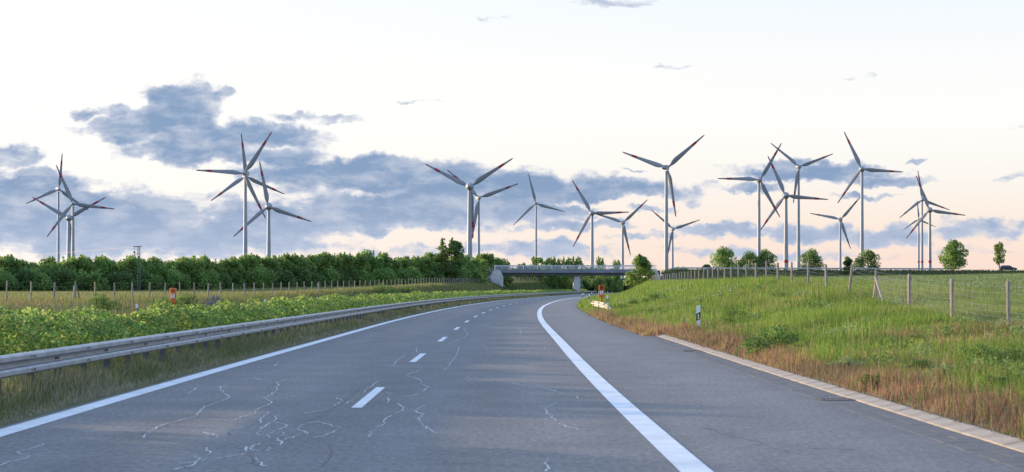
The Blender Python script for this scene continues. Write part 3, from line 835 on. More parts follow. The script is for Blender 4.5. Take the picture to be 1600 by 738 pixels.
phone(-25.1, 155.0, -.12, 'tapered orange emergency phone rising above the median hedge', False)

# ------------------------------------------------------------------ wind turbines
def ring(a, b, z_, n, x0=0, y0=0): return [(x0 + a * math.cos(2 * math.pi * i / n), y0 + b * math.sin(2 * math.pi * i / n), z_) for i in range(n)]
def blade_ring(s, grow=1.0):
    """section of a blade at fraction s of its length (blade along +z, chord along x)"""
    c = float(interp(s, [0, .035, .07, .14, .22, .45, .7, .9, .98, 1], [.55, .6, .85, 1.45, 1.55, 1.15, .78, .48, .30, .08])) * 1.12
    t = float(interp(s, [0, .05, .15, .3, 1], [.55, .55, .42, .26, .05]))
    off = float(interp(s, [0, .05, .2, .6, 1], [0, 0, .45, .25, .1]))
    tw = R(float(interp(s, [0, .2, 1], [22, 16, 1])))
    out = []
    for i in range(10):
        a = 2 * math.pi * i / 10
        x_, y_ = c * grow * math.cos(a) + off, t * grow * math.sin(a)
        out.append((x_ * math.cos(tw) - y_ * math.sin(tw), x_ * math.sin(tw) + y_ * math.cos(tw), 1.3 + s * 33.7))
    return out
def lofted(name, ss, material, grow=1.0):
    mb = MB(); mb.loft([blade_ring(s, grow) for s in ss]); return mb.mesh(name, material, smooth=True, angle=R(60))
BLADE = lofted('blade', [0, .035, .07, .14, .22, .34, .5, .7, .85, .93, .98, 1], M['turbine_blade'])
STRIPE1 = lofted('red_stripe', [.66, .72, .78], M['red'], 1.06)
STRIPE2 = lofted('red_tip', [.91, .955, .985, .998], M['red'], 1.06)
def revolve(name, prof, material, n=20):
    """profile (y, radius) about the y axis"""
    mb = MB(); mb.loft([[(r_ * math.cos(2 * math.pi * i / n), y_, r_ * math.sin(2 * math.pi * i / n)) for i in range(n)] for y_, r_ in prof])
    return mb.mesh(name, material, smooth=True, angle=R(50))
# egg-shaped gearless head, and the slimmer head with a box behind the hub
EGG = revolve('nacelle', [(-1.2, 2.2), (-.4, 2.7), (.8, 2.75), (2.2, 2.4), (4, 1.6), (5.6, .7), (6.2, .1)], M['turbine_grey'])
EGG_HUB = revolve('hub', [(-3.6, .1), (-3.4, .7), (-2.8, 1.3), (-2.0, 1.75), (-1.25, 2.05)], M['turbine_grey'])
mb = MB(); mb.loft([[(-1.3, -1.4, -1.2), (1.3, -1.4, -1.2), (1.3, -1.4, 1.3), (-1.3, -1.4, 1.3)], [(-1.5, .5, -1.5), (1.5, .5, -1.5), (1.5, .5, 1.6), (-1.5, .5, 1.6)], [(-1.45, 6.5, -1.3), (1.45, 6.5, -1.3), (1.45, 6.5, 1.6), (-1.45, 6.5, 1.6)], [(-1.1, 8, -.6), (1.1, 8, -.6), (1.1, 8, 1.3), (-1.1, 8, 1.3)]])
BOX = mb.mesh('nacelle', M['turbine'])
BOX_HUB = revolve('hub', [(-4.3, .1), (-4.1, .6), (-3.4, 1.1), (-2.4, 1.35), (-1.42, 1.3)], M['turbine_grey'])

TURB = [  # hub px, hub py, rotor px, phase, head, yaw (deg), radius m, wide tower, red foot band, label
    (92.2, 295.6, 56.6, 5, 'box', 12, 35, .85, 0, 'leftmost wind turbine, slim, one blade pointing straight up'),
    (113.4, 318.4, 65.8, 97, 'box', -8, 35, .85, 0, 'wind turbine with a nearly level blade in the far left cluster'),
    (108.1, 341.1, 65.7, 60, 'egg', 172, 35, 1.25, 0, 'lowest wind turbine of the far left cluster, seen from behind'),
    (381.7, 271.2, 78.3, 34, 'box', -14, 35, 1.0, 0, 'large wind turbine above the wood with blade level to the left'),
    (383.8, 275.5, 67.0, 114, 'box', 8, 35, .8, 0, 'wind turbine hidden right behind the large one over the wood'),
    (418.8, 322.8, 72.5, 109, 'egg', -10, 35, 1.15, 0, 'round headed wind turbine beside the large one over the wood'),
    (734.8, 292.0, 80.6, 57, 'egg', 171, 35, 1.25, 0, 'thick towered wind turbine behind the tall dark tree left of the bridge'),
    (748.8, 309.0, 66.5, 70, 'box', 10, 35, .8, 0, 'slim wind turbine overlapping the thick towered one left of the bridge'),
    (836.8, 318.0, 48.8, 106, 'box', -10, 35, .9, 0, 'small lone wind turbine above the left part of the bridge'),
    (924.1, 333.0, 60.6, 89, 'egg', -12, 35, 1.1, 0, 'round headed wind turbine above the bridge pier, blade level to the right'),
    (973.6, 347.9, 53.0, 47, 'egg', 10, 35, 1.0, 0, 'small wind turbine above the bridge just left of the roadside bush'),
    (1042.8, 262.6, 78.0, 50, 'box', 165, 35, .95, 0, 'tallest wind turbine right of the bush, two blades spread like a V'),
    (1051.4, 358.0, 45.4, 71, 'egg', 8, 35, 1.0, 0, 'small low wind turbine partly hidden by the tallest tower'),
    (1187.3, 281.0, 67.5, 31, 'egg', 14, 33, .9, 0, 'wind turbine with a blade level to the left, right of centre'),
    (1226.8, 305.6, 68.5, 96, 'egg', -12, 35, 1.3, 1, 'wind turbine with a fat round head and thick tower with red foot band'),
    (1248.6, 260.7, 58.2, 69, 'egg', 12, 30, .95, 0, 'tall wind turbine just behind and right of the fat headed one'),
    (1313.5, 343.0, 49.0, 41, 'egg', 10, 35, 1.0, 0, 'small low wind turbine between two tall ones, right side'),
    (1345.9, 264.2, 65.3, 95, 'egg', -10, 33, 1.0, 0, 'tall wind turbine standing alone right of centre, blade level to the right'),
    (1441.2, 312.0, 46.1, 111, 'egg', 8, 33, 1.0, 1, 'middle tower of the rightmost cluster of three wind turbines'),
    (1451.8, 328.3, 57.8, 99, 'egg', -12, 35, 1.15, 1, 'largest round headed wind turbine of the rightmost cluster'),
    (1435.6, 342.7, 29.5, 115, 'egg', 6, 24, 1.0, 1, 'smallest and lowest wind turbine of the rightmost cluster')]
for hx, hy, Rp, ph, head, yaw, rad, wide, foot, lab in TURB:
    D = rad * FPX / Rp
    X, Z = (hx - 800) / FPX * D, EYE + (450 - hy) / FPX * D
    sc = rad / 35.0
    ya = R(yaw) - math.atan2(X, D)                 # heads turned into the wind, most of them towards the road
    base = .3
    root = tag(empty('wind_turbine', (X, D, base)), lab, 'wind turbine', 'wind turbines of the wind farm')
    n = 20; Ht = Z - base - 2.2 * sc
    # tower axis stands behind the rotor plane
    back = 3.0 * sc
    ox, oy = -math.sin(ya) * back, math.cos(ya) * back
    r0, r1 = 1.8 * wide, 1.05 * wide ** .5
    zs = [0, .02, .1, .25, .5, .75, 1]
    mb = MB(); mb.loft([ring(r0 + (r1 - r0) * z_ ** .85, r0 + (r1 - r0) * z_ ** .85, z_ * Ht, n, ox, oy) for z_ in zs])
    tw = mb.build('tower', M['turbine'], root, smooth=True, angle=R(50))
    if foot:
        mb = MB(); z0 = EYE + (450 - 411) / FPX * D - base if foot else 0
        rr = lambda z_: r0 + (r1 - r0) * (z_ / Ht) ** .85 + .03
        mb.loft([ring(rr(z0), rr(z0), z0, n, ox, oy), ring(rr(z0 + 2.4), rr(z0 + 2.4), z0 + 2.4, n, ox, oy)]); mb.build('red_band', M['red'], tw, smooth=True, angle=R(50))
    hub_c = Vector((0, 0, Z - base))
    q = Euler((0, 0, ya)).to_matrix()
    hd = link('nacelle', EGG if head == 'egg' else BOX, root, hub_c + q @ Vector((0, back - .9 * sc, 0)), (0, 0, ya)); hd.scale = (sc * (1.0 if head == 'box' else .92 + .12 * (wide > 1.1)),) * 3
    hb = link('hub', EGG_HUB if head == 'egg' else BOX_HUB, root, hub_c + q @ Vector((0, back - .9 * sc, 0)), (0, 0, ya)); hb.scale = (sc,) * 3
    # when the head faces away the rotor turns the other way round as seen from the road
    facing = math.cos(R(yaw)) > 0
    for i in range(3):
        th = R(ph + 120 * i)
        th = th if facing else -th
        m = Matrix.Translation(hub_c) @ Matrix.Rotation(ya, 4, 'Z') @ Matrix.Rotation(th, 4, 'Y')
        b = link('blade', BLADE, root); b.matrix_local = m @ Matrix.Scale(sc, 4)
        if not (hx == 836.8):
            link('red_stripe', STRIPE1, b); link('red_tip', STRIPE2, b)

# ------------------------------------------------------------------ leaves
def leaves_mesh(name, P, size, tint, up=.35, seed=0, material=None):
    """a rhombic leaf at each point"""
    r_ = np.random.default_rng(seed); n = len(P)
    size = np.broadcast_to(size, n)[:, None]
    nrm = r_.normal(size=(n, 3)); nrm[:, 2] = np.abs(nrm[:, 2]) + up; nrm /= np.linalg.norm(nrm, axis=1, keepdims=True)
    a = np.cross(nrm, r_.normal(size=(n, 3))); a /= np.linalg.norm(a, axis=1, keepdims=True)
    b = np.cross(nrm, a)
    V = np.stack([P - a * size * .55, P + b * size * .32 + nrm * size * .08, P + a * size * .55, P - b * size * .32 + nrm * size * .08], 1).reshape(-1, 3)
    F = np.arange(4 * n).reshape(n, 4)
    return arrays_mesh(name, V, F, material or M['leaf'], np.repeat(tint, 4, 0))
def tints(n, pal, r_, spread=.25):
    pal = np.array(pal); k = r_.integers(0, len(pal), n)
    return pal[k] * (1 + r_.uniform(-spread, spread, (n, 1)))
GREEN_TREE = [(.130, .205, .055), (.155, .230, .060), (.185, .250, .066), (.115, .185, .052)]
GREEN_YOUNG = [(.130, .175, .045), (.160, .205, .052), (.100, .145, .040), (.18, .22, .06)]
GREEN_DARK = [(.080, .125, .042), (.100, .145, .046), (.070, .110, .040)]
def crown_pts(n, hgt, rad, base, prof, nl, lobe, seed, spikes=0):
    r_ = np.random.default_rng(seed)
    hs = [p[0] for p in prof]; rs = [p[1] for p in prof]
    C, LR = [], []
    for k in range(nl):
        q = (k + r_.random()) / nl
        rr = interp(q, hs, rs) * rad
        a = r_.random() * 6.283; d = rr * math.sqrt(r_.uniform(.1, .85))
        C.append((d * math.cos(a), d * math.sin(a), base + q * (hgt - base))); LR.append(lobe * rad * r_.uniform(.65, 1.25))
    C, LR = np.array(C), np.array(LR)
    k = r_.choice(nl, n, p=LR**2 / (LR**2).sum())
    d = r_.normal(size=(n, 3)); d /= np.linalg.norm(d, axis=1, keepdims=True)
    P = C[k] + d * (LR[k] * r_.uniform(.35, 1.08, n) ** .6)[:, None] * np.array([1, 1, .85])
    light = 1 + .22 * r_.normal(size=nl)[k]
    if spikes:                                           # upright young shoots
        m = n // 6; s = r_.integers(0, spikes, m)
        sa, sd = r_.random(spikes) * 6.283, r_.uniform(0, .75, spikes) * rad
        sh = r_.uniform(.10, .30, spikes) * hgt
        t = r_.random(m)
        sz = hgt * .86 + t * sh[s]
        Q = np.stack([sd[s] * np.cos(sa[s]), sd[s] * np.sin(sa[s]), sz], 1) + r_.normal(size=(m, 3)) * (.16 * (1 - t) + .05)[:, None] * rad * .6
        P = np.concatenate([P, Q]); light = np.concatenate([light, np.full(m, 1.15)])
    P[:, 2] = np.maximum(P[:, 2], .05)
    return P, light, C
def tree_proto(name, hgt, rad, base, prof, n, leaf, pal, seed, nl=26, lobe=.34, trunk_r=.16, spikes=0):
    P, light, C = crown_pts(n, hgt, rad, base, prof, nl, lobe, seed, spikes)
    r_ = np.random.default_rng(seed + 7)
    tint = tints(len(P), pal, r_) * np.clip(light, .6, 1.5)[:, None]
    cm = leaves_mesh('crown', P, leaf * r_.uniform(.7, 1.3, len(P)), tint, seed=seed)
    mb = MB(); top = base + (hgt - base) * .6
    pts = [Vector((0, 0, -.4)), Vector((r_.normal() * .1, r_.normal() * .1, base)), Vector((r_.normal() * .2, r_.normal() * .2, (base + top) / 2)), Vector((r_.normal() * .3, r_.normal() * .3, top))]
    rr = [trunk_r * 1.25, trunk_r, trunk_r * .7, trunk_r * .3]
    for i in range(3): mb.tube(pts[i], pts[i + 1], rr[i], rr[i + 1], n=7, caps=False)
    for c in C[::max(1, len(C) // 9)]:
        s = pts[1].lerp(pts[2], float(np.clip((c[2] - base) / (hgt - base), 0, 1)))
        mb.tube(s, Vector(c), trunk_r * .4, trunk_r * .12, n=5, caps=False)
    return cm, mb.mesh('trunk', M['bark'], smooth=True)
ROUND = [(0, .55), (.2, .95), (.45, 1), (.7, .8), (.9, .45), (1, .2)]
OVAL = [(0, .4), (.25, .85), (.5, 1), (.8, .8), (1, .35)]
BUSHY = [(0, .95), (.3, 1), (.6, .85), (.85, .55), (1, .25)]
def place_tree(name, proto, x_, y_, label, cat, group=None, s=(1, 1, 1), rz=None, dz=0.0):
    root = tag(empty(name, (x_, y_, h1(x_, y_) + dz), random.random() * 6.28 if rz is None else rz), label, cat, group)
    root.scale = s
    link('crown', proto[0], root); link('trunk', proto[1], root)
    return root
# single trees on the overpass embankment
def at(px, yy): return (px - 800) / FPX * yy
t1 = tree_proto('t', 5.9, 3.9, .4, BUSHY, 4200, .40, GREEN_TREE, 21, 34)
t2 = tree_proto('t', 5.6, 3.6, .3, BUSHY, 4000, .40, GREEN_DARK + GREEN_TREE[:2], 22, 30)
t3 = tree_proto('t', 8.2, 3.9, 2.0, ROUND, 5200, .42, GREEN_TREE, 23, 40, trunk_r=.2)
t4 = tree_proto('t', 7.9, 1.8, 2.7, OVAL, 2200, .33, GREEN_TREE + GREEN_YOUNG, 24, 34, .36, spikes=4)
t5 = tree_proto('t', 3.6, 1.9, .3, BUSHY, 1600, .36, GREEN_DARK, 25, 18)
place_tree('tree', t1, at(1132, 576.6), 576.6, 'bright bushy tree behind the overpass guardrail, right of the tallest turbine', 'tree', 'trees along the overpass', (1.05, 1, 1.0))
place_tree('tree', t5, at(1104, 576.6), 576.6, 'low shrub at the foot of the first tree on the overpass', 'shrub', None, (.95, 1, .55))
place_tree('tree', t1, at(1172, 576.6), 576.6, 'rounded tree left of the thick tower with red foot band', 'tree', 'trees along the overpass', (.8, 1, .82), 2.0)
place_tree('tree', t2, at(1196, 576.6), 576.6, 'darker rounded tree touching the thick tower with red foot band', 'tree', 'trees along the overpass', (.85, 1, .98), 4.0)
place_tree('tree', t2, at(1268, 576.6), 576.6, 'dark dense round tree right of the thick turbine tower', 'tree', 'trees along the overpass', (1.12, 1, 1.0), 1.0)
place_tree('tree', t5, at(1324, 563), 563, 'small dark bush tree left of the lone tall turbine', 'shrub', None, (1.0, 1, 1.25), dz=-.4)
place_tree('tree', t2, at(1356, 576.6), 576.6, 'dark bushy tree under the lone tall turbine tower', 'tree', 'trees along the overpass', (.98, 1, .98), 5.2)
place_tree('tree', t3, at(1489, 557), 557, 'broad round tree with visible trunk near the rightmost turbines', 'tree', 'trees along the overpass', (1.0, 1, 1.06), .5)
place_tree('tree', t4, at(1562, 577), 577, 'slender oval tree on a bare trunk beside the parked car', 'tree', 'trees along the overpass', (1, 1, 1.05), .2)
# roadside bush at the corner of the bridge
t6 = tree_proto('t', 6.0, 3.3, .2, [(0, .95), (.3, 1), (.55, .85), (.8, .55), (1, .2)], 5200, .36, GREEN_YOUNG[:3] + GREEN_TREE[:2], 31, 46, .33, spikes=3)
place_tree('roadside_bush', t6, at(1001, 430), 430, 'leafy pointed bush on the bank hiding the right end of the bridge', 'bush', None, (1.1, 1, .92), 1.2)
# wood along the left field
wood_protos = [tree_proto('t', hgt, rad, .8, BUSHY if i % 2 else OVAL, 2800, .33, pal, 40 + i, 36, .38, .1, spikes=9)
               for i, (hgt, rad, pal) in enumerate([(5.1, 2.1, GREEN_TREE + GREEN_YOUNG[:1]), (5.3, 1.9, GREEN_TREE + GREEN_YOUNG[:2]), (4.9, 2.3, GREEN_TREE), (5.2, 1.9, GREEN_YOUNG), (5.4, 2.0, GREEN_TREE), (5.0, 2.2, GREEN_YOUNG[:2] + GREEN_TREE)])]
shrub_protos = [tree_proto('t', hgt, rad, .1, BUSHY, 2000, .34, pal, 60 + i, 24, .42, .07)
                for i, (hgt, rad, pal) in enumerate([(2.6, 2.2, GREEN_DARK + GREEN_TREE[:2]), (2.9, 2.4, GREEN_TREE), (2.3, 2.3, GREEN_TREE)])]
big = tree_proto('t', 9.6, 3.0, 2.0, OVAL, 4200, .42, GREEN_DARK + GREEN_TREE[:1], 71, 36, .34, .2, spikes=6)
LINE = [(-40, 385), (0, 396), (250, 425), (480, 470), (640, 500), (795, 552)]      # bearing (as picture x) and distance of the wood's front edge
lx, lyy = [p[0] for p in LINE], [p[1] for p in LINE]
px = -40.0
row = []
while px < 738:
    yy = float(interp(px, lx, lyy)); row.append((px, yy)); px += 1.9 / yy * FPX
WL = 'young leafy tree in the dense wood behind the left field'
for r_i, off in enumerate((2.5, 5.5, 8.5)):
    for i, (px, yy) in enumerate(row):
        if r_i == 2 and i % 2: continue
        y2 = yy + off + random.uniform(-1, 1); x2 = at(px + random.uniform(-4, 4) + r_i * 6, y2)
        s = random.uniform(.80, 1.10) * float(interp(px, [-40, 0, 300, 560, 690, 740, 775, 795], [.94, .94, 1.0, 1.12, 1.08, .96, .74, .5])) * (1 + .04 * r_i)
        if y2 > 552: continue
        place_tree('tree', random.choice(wood_protos), x2, y2, WL, 'tree', 'young trees of the wood', (s, s, s * 1.12))
SL = 'low dark shrub along the front edge of the left wood'
for i, (px, yy) in enumerate(row):
    if i % 3 == 1: continue
    y2 = yy - random.uniform(.5, 2); s = random.uniform(.8, 1.15) * float(interp(px, [0, 300, 560, 740], [1.35, 1.25, 1.35, 1.25]))
    place_tree('shrub', random.choice(shrub_protos), at(px, y2), y2, SL, 'shrub', 'shrubs edging the wood', (s, s, s))
for px, hp, w in ((748, 396, 1.0), (757, 392, 1.05), (766, 396, 1.0), (775, 401, .9), (784, 405, .8), (791, 409, .7)):
    yy = 584.0 + random.uniform(-2, 3); x2 = at(px, yy); g = h1(x2, yy); s = (EYE + (450 - hp) / FPX * yy - g) / 6.0
    place_tree('tree', wood_protos[int(px) % 5], x2, yy, '%s bushy tree from the left behind the overpass guardrail left of the bridge' % {748: 'first', 757: 'second', 766: 'third', 775: 'fourth', 784: 'fifth', 791: 'sixth'}[px], 'tree', 'trees behind the overpass left of the bridge', (w * 1.25, w * 1.25, s))
place_tree('tree', big, at(705, 506), 506, 'tall dark tree rising above the wood left of the bridge', 'tree', None, (1.3, 1.3, 1.04))
# trees beyond the bridge
far_protos = [tree_proto('t', hgt, rad, .6, BUSHY, 1400, .55, pal, 80 + i, 20, .38, .12, spikes=3) for i, (hgt, rad, pal) in enumerate([(6.0, 3.0, GREEN_DARK), (6.6, 3.2, GREEN_TREE), (5.6, 2.8, GREEN_DARK)])]
for i in range(30):
    yy = 690 + i * 9 + random.uniform(-3, 3); x2 = float(fence_l_x(yy)) - random.uniform(3, 7)
    place_tree('tree', far_protos[i % 3], x2, yy, 'dark tree on the bank seen through the bridge opening', 'tree', 'trees beyond the bridge', (1, 1, random.uniform(.75, 1.0)))
for i in range(26):
    yy = 728 + random.uniform(-5, 5); x2 = at(766 + i * 12 + random.uniform(-3, 3), yy)
    place_tree('tree', far_protos[i % 3], x2, yy, 'dark tree on the bank seen through the bridge opening', 'tree', 'trees beyond the bridge', (1, 1, random.uniform(.72, .85)))
for px, hp, w in ((842, 406, 1.0), (858, 407, .8), (872, 411, .7), (890, 409, .8), (905, 408, .8), (938, 408, .6), (962, 412, .6)):
    yy = 705.0; x2 = at(px, yy); g = h1(x2, yy); s = (EYE + (450 - hp) / FPX * yy - g) / 6.4
    place_tree('tree', far_protos[1], x2, yy, '%s small tree top from the left above the bridge railing' % {842: 'first', 858: 'second', 872: 'third', 890: 'fourth', 905: 'fifth', 938: 'sixth', 962: 'seventh'}[px], 'tree', 'tree tops above the bridge railing', (w * 1.15, w * 1.15, s))

# ------------------------------------------------------------------ hedge on the median
def hedge_top(y_):
    base = 1.10 + .14 * (vnoise(y_, np.zeros_like(y_), 3.1, 3) - .5) + .26 * (vnoise(y_, np.zeros_like(y_) + 9, 1.1, 4) - .5)
    dip = .40 * np.exp(-((y_ - 49) / 1.0) ** 2) + .30 * np.exp(-((y_ - 62) / 1.0) ** 2) + .3 * np.exp(-((y_ - 74) / 1.2) ** 2) + .3 * np.exp(-((y_ - 92) / 1.6) ** 2)
    gap = smoothstep(25.6, 26.6, y_) * (1 - smoothstep(30.6, 31.6, y_))       # out-of-view gap, inferred from the sun patches it lets onto the road
    return (base - dip * .7) * (1 - gap) + .32 * gap
def hedge_points(n, y0, y1, r_):
    y_ = r_.uniform(y0, y1, n)
    top = hedge_top(y_)
    u = r_.random(n)
    ang = r_.uniform(-.25, math.pi + .25, n)
    rr = np.where(r_.random(n) < .75, r_.uniform(.8, 1.06, n), r_.uniform(.2, .9, n))
    half = .95 * (1 + .25 * (vnoise(y_, np.zeros_like(y_) + 30, 1.4, 6) - .5))
    rr = rr * (.80 + .34 * vnoise(y_, ang * 1.1, .75, 61))
    t = -6.75 + np.cos(ang) * half * rr
    z_ = np.minimum(.25, top * .3) + np.maximum(np.sin(ang), -.2) * np.maximum(top - .25, .1) * rr
    return np.stack([xd(y_) + t, y_, np.maximum(z_, .05) + H(xd(y_) + t, y_)], 1), z_ / top
r_ = np.random.default_rng(3)
hp, hs, ht = [], [], []
HP = [(.165, .25, .05), (.20, .27, .06), (.115, .19, .042), (.075, .14, .034), (.27, .30, .085)]
for n, y0, y1, sz in ((20000, -14, 28, .12), (58000, 28, 70, .098), (46000, 70, 140, .125), (36000, 140, 280, .17), (34000, 280, 620, .27)):
    P, q = hedge_points(n, y0, y1, r_)
    hp.append(P); hs.append(sz * r_.uniform(.6, 1.35, n))
    ht.append(tints(n, HP, r_) * (.92 + .35 * (vnoise(P[:, 1], P[:, 0], .9, 8) - .5))[:, None])
hedge = tag(empty('hedge', (float(xd(0)) - 6.75, 0, 0)), 'long low leafy hedge planted on the median behind the guardrail', 'hedge')
fo = link('foliage', leaves_mesh('foliage', np.concatenate(hp), np.concatenate(hs), np.concatenate(ht), up=.55, seed=5), hedge)
fo.matrix_parent_inverse = Matrix.Translation(-Vector(hedge.location))
mb = MB(); rr_ = random.Random(4)
yy = -12.0
while yy < 300:
    x0 = float(xd(yy)) - 6.75 + rr_.uniform(-.5, .5)
    g = h1(x0, yy); tp = float(hedge_top(np.array([yy]))[0]) - .15
    for k in range(2):
        mb.tube((x0, yy, g - .05), (x0 + rr_.uniform(-.35, .35), yy + rr_.uniform(-.3, .3), g + tp * rr_.uniform(.7, .95)), .016, .006, n=4, caps=False)
    yy += .5 if yy < 100 else 1.2
so = mb.build('stems', M['bark'], hedge); so.matrix_parent_inverse = Matrix.Translation(-Vector(hedge.location)); so['kind'] = 'stuff'

# ------------------------------------------------------------------ grass and crops
def blades(name, X, Y, hgt, wid, tint, seed, lean=.35, simple=False, label=None, lift=0.0, cat='grass'):
    r_ = np.random.default_rng(seed); n = len(X)
    Z = H(X, Y) - .02 + lift
    a = r_.random(n) * 6.283
    wx, wy = np.cos(a) * wid / 2, np.sin(a) * wid / 2
    b = r_.random(n) * 6.283; le = np.abs(r_.normal(0, lean, n)) * hgt
    dx, dy = np.cos(b) * le, np.sin(b) * le
    P = np.stack([X, Y, Z], 1)
    side = np.stack([wx, wy, np.zeros(n)], 1)
    tip = P + np.stack([dx, dy, hgt * np.clip(1 - .3 * (le / hgt) ** 2, .4, 1)], 1)
    if simple:
        V = np.stack([P - side, P + side, tip], 1).reshape(-1, 3)
        F = np.arange(3 * n).reshape(n, 3); k = 3
    else:
        mid = P + np.stack([dx * .3, dy * .3, hgt * .58], 1)
        V = np.stack([P - side * .8, P + side * .8, mid - side, mid + side, tip], 1).reshape(-1, 3)
        o = (np.arange(n) * 5)[:, None]
        F = np.concatenate([o + np.array([0, 1, 3]), o + np.array([0, 3, 2]), o + np.array([2, 3, 4])], 0); k = 5
    ob = link(name, arrays_mesh(name, V, F, M['grass'], np.repeat(tint, k, 0)))
    return tag(ob, label, cat, kind='stuff')
LUSH = [(.175, .285, .036), (.21, .31, .042), (.135, .24, .034), (.26, .32, .065)]
DRY = [(.30, .25, .11), (.36, .30, .15), (.25, .23, .09)]
RUST = [(.29, .155, .10), (.32, .185, .12), (.25, .135, .085), (.36, .26, .14), (.27, .145, .09)]
DULL = [(.18, .225, .07), (.23, .255, .09), (.27, .25, .12), (.15, .195, .06)]
def scatter(n, y0, y1, t0, t1, r_, power=1.0):
    Y = y0 + (y1 - y0) * r_.random(n) ** power
    return Y, t0(Y) + (t1(Y) - t0(Y)) * r_.random(n)
def mixtint(n, r_, w, a, b):
    A, B = tints(n, a, r_), tints(n, b, r_)
    return np.where((r_.random(n) < w)[:, None], B, A)
# bank on the right
bx, by, bh, bw, bt, sx_, sy_, sh_, sw_, st_ = ([] for _ in range(10))
def bank(n, y0, y1, hgt, wid, seed, simple):
    r_ = np.random.default_rng(seed)
    t_in = lambda Y: np.where(Y < 72, 7.45, 6.78)
    t_out = lambda Y: np.maximum(fence_r_x(Y) - xd(Y), 12.5) + 9.0
    Y, T = scatter(n, y0, y1, t_in, t_out, r_)
    X = xd(Y) + T
    d = T - t_in(Y)
    rust = smoothstep(1.5, .75, d + 1.1 * (vnoise(X, Y, 2.2, 12) - .5)) * smoothstep(170, 110, Y) * .86
    rust = np.maximum(rust, .45 * smoothstep(.70, .86, vnoise(X, Y * .6, 3.7, 13)) * smoothstep(120, 90, Y))
    dry = .02 + .15 * smoothstep(.5, .8, vnoise(X, Y * .5, 5, 14))
    tint = mixtint(n, r_, dry, LUSH, DRY)
    tint = np.where((r_.random(n) < rust)[:, None], tints(n, RUST, r_), tint)
    pat = .45 + 1.0 * vnoise(X, Y, 1.5, 15) * (.6 + .8 * vnoise(X, Y, 4.5, 18))
    h_ = hgt * pat * r_.uniform(.5, 1.3, n) * (1 - .22 * rust)
    h_ *= .35 + .65 * smoothstep(0, .5, d)
    h_ *= 1 - .7 * ((Y > 72.5) & (Y < 79.4) & (X > 6.0) & (X < 7.5))
    h_ *= 1 - .5 * smoothstep(128, 136, Y) * smoothstep(172, 162, Y) * (T < 9.6)
    return X, Y, h_, wid * r_.uniform(.6, 1.4, n), tint * ((.72 + .56 * vnoise(X, Y, 2.1, 16))[:, None] ** np.array([1.25, 1.0, .9]))
for n, y0, y1, hg, wd, sd in ((150000, 18, 46, .34, .0095, 1), (120000, 46, 80, .38, .016, 2)):
    for l_, v in zip((bx, by, bh, bw, bt), bank(n, y0, y1, hg, wd, sd, False)): l_.append(v)
for n, y0, y1, hg, wd, sd in ((95000, 80, 150, .42, .032, 3), (90000, 150, 460, .42, .075, 4)):
    for l_, v in zip((sx_, sy_, sh_, sw_, st_), bank(n, y0, y1, hg, wd, sd, True)): l_.append(v)
c_ = np.concatenate
blades('grass_bank', c_(bx), c_(by), c_(bh), c_(bw), c_(bt), 21, label='tall green and rust brown grass on the bank beside the kerb')
blades('grass_bank_far', c_(sx_), c_(sy_), c_(sh_), c_(sw_), c_(st_), 22, simple=True, label='tall green grass on the bank along the curve')
# flowering seed heads standing above the grass
r_ = np.random.default_rng(9)
n = 450
Y, T = scatter(n, 20, 130, lambda Y: np.full_like(Y, 8.2), lambda Y: np.maximum(fence_r_x(Y) - xd(Y), 12.5) + 3, r_)
blades('grass_stalks', xd(Y) + T, Y, r_.uniform(.5, .85, n), np.full(n, .02), tints(n, DRY + RUST[:2], r_), 23, lean=.15, label='dry pale seed stalks standing above the grass')
# left margin between the asphalt and the hedge
bx, by, bh, bw, bt = ([] for _ in range(5))
for n, y0, y1, wd, sd in ((60000, 14, 60, .010, 5), (40000, 60, 140, .02, 6), (30000, 140, 560, .06, 7)):
    r_ = np.random.default_rng(sd)
    Y, T = scatter(n, y0, y1, lambda Y: np.full_like(Y, -5.9), lambda Y: np.full_like(Y, -4.06), r_)
    X = xd(Y) + T
    d = -4.06 - T
    w = np.clip(.35 + .5 * smoothstep(.35, .0, d) + .5 * (vnoise(X, Y * .4, 2.2, 31) - .5), 0, 1)
    h_ = (.08 + .21 * smoothstep(.05, .75, d)) * r_.uniform(.5, 1.5, n) * (.55 + .9 * vnoise(X, Y * .5, 1.3, 32))
    bx.append(X); by.append(Y); bh.append(h_); bw.append(wd * r_.uniform(.6, 1.4, n)); bt.append(mixtint(n, r_, w, DULL, [(.40, .34, .22), (.32, .27, .17), (.46, .41, .28)]))
blades('grass_margin', c_(bx), c_(by), c_(bh), c_(bw), c_(bt), 24, label='dull dry grass strip under the long guardrail')
# verge beyond the other carriageway
r_ = np.random.default_rng(10); n = 90000
Y, T = scatter(n, 85, 560, lambda Y: fence_l_x(Y) - xd(Y) - 3.2, lambda Y: np.full_like(Y, -20.4), r_, 1.15)
X = xd(Y) + T
w = .25 + .6 * smoothstep(.45, .75, vnoise(X, Y * .4, 7, 41))
blades('grass_verge', X, Y, .42 * r_.uniform(.5, 1.4, n) * (.6 + .8 * vnoise(X, Y, 3, 42)), .055 * r_.uniform(.6, 1.4, n) * np.clip(Y / 180, .6, 2.2), mixtint(n, r_, w * .8, [(.20, .24, .065), (.25, .27, .085), (.16, .205, .05)], DRY + RUST[1:2]), 25, simple=True, label='tall yellow green grass on the far verge below the left fence')
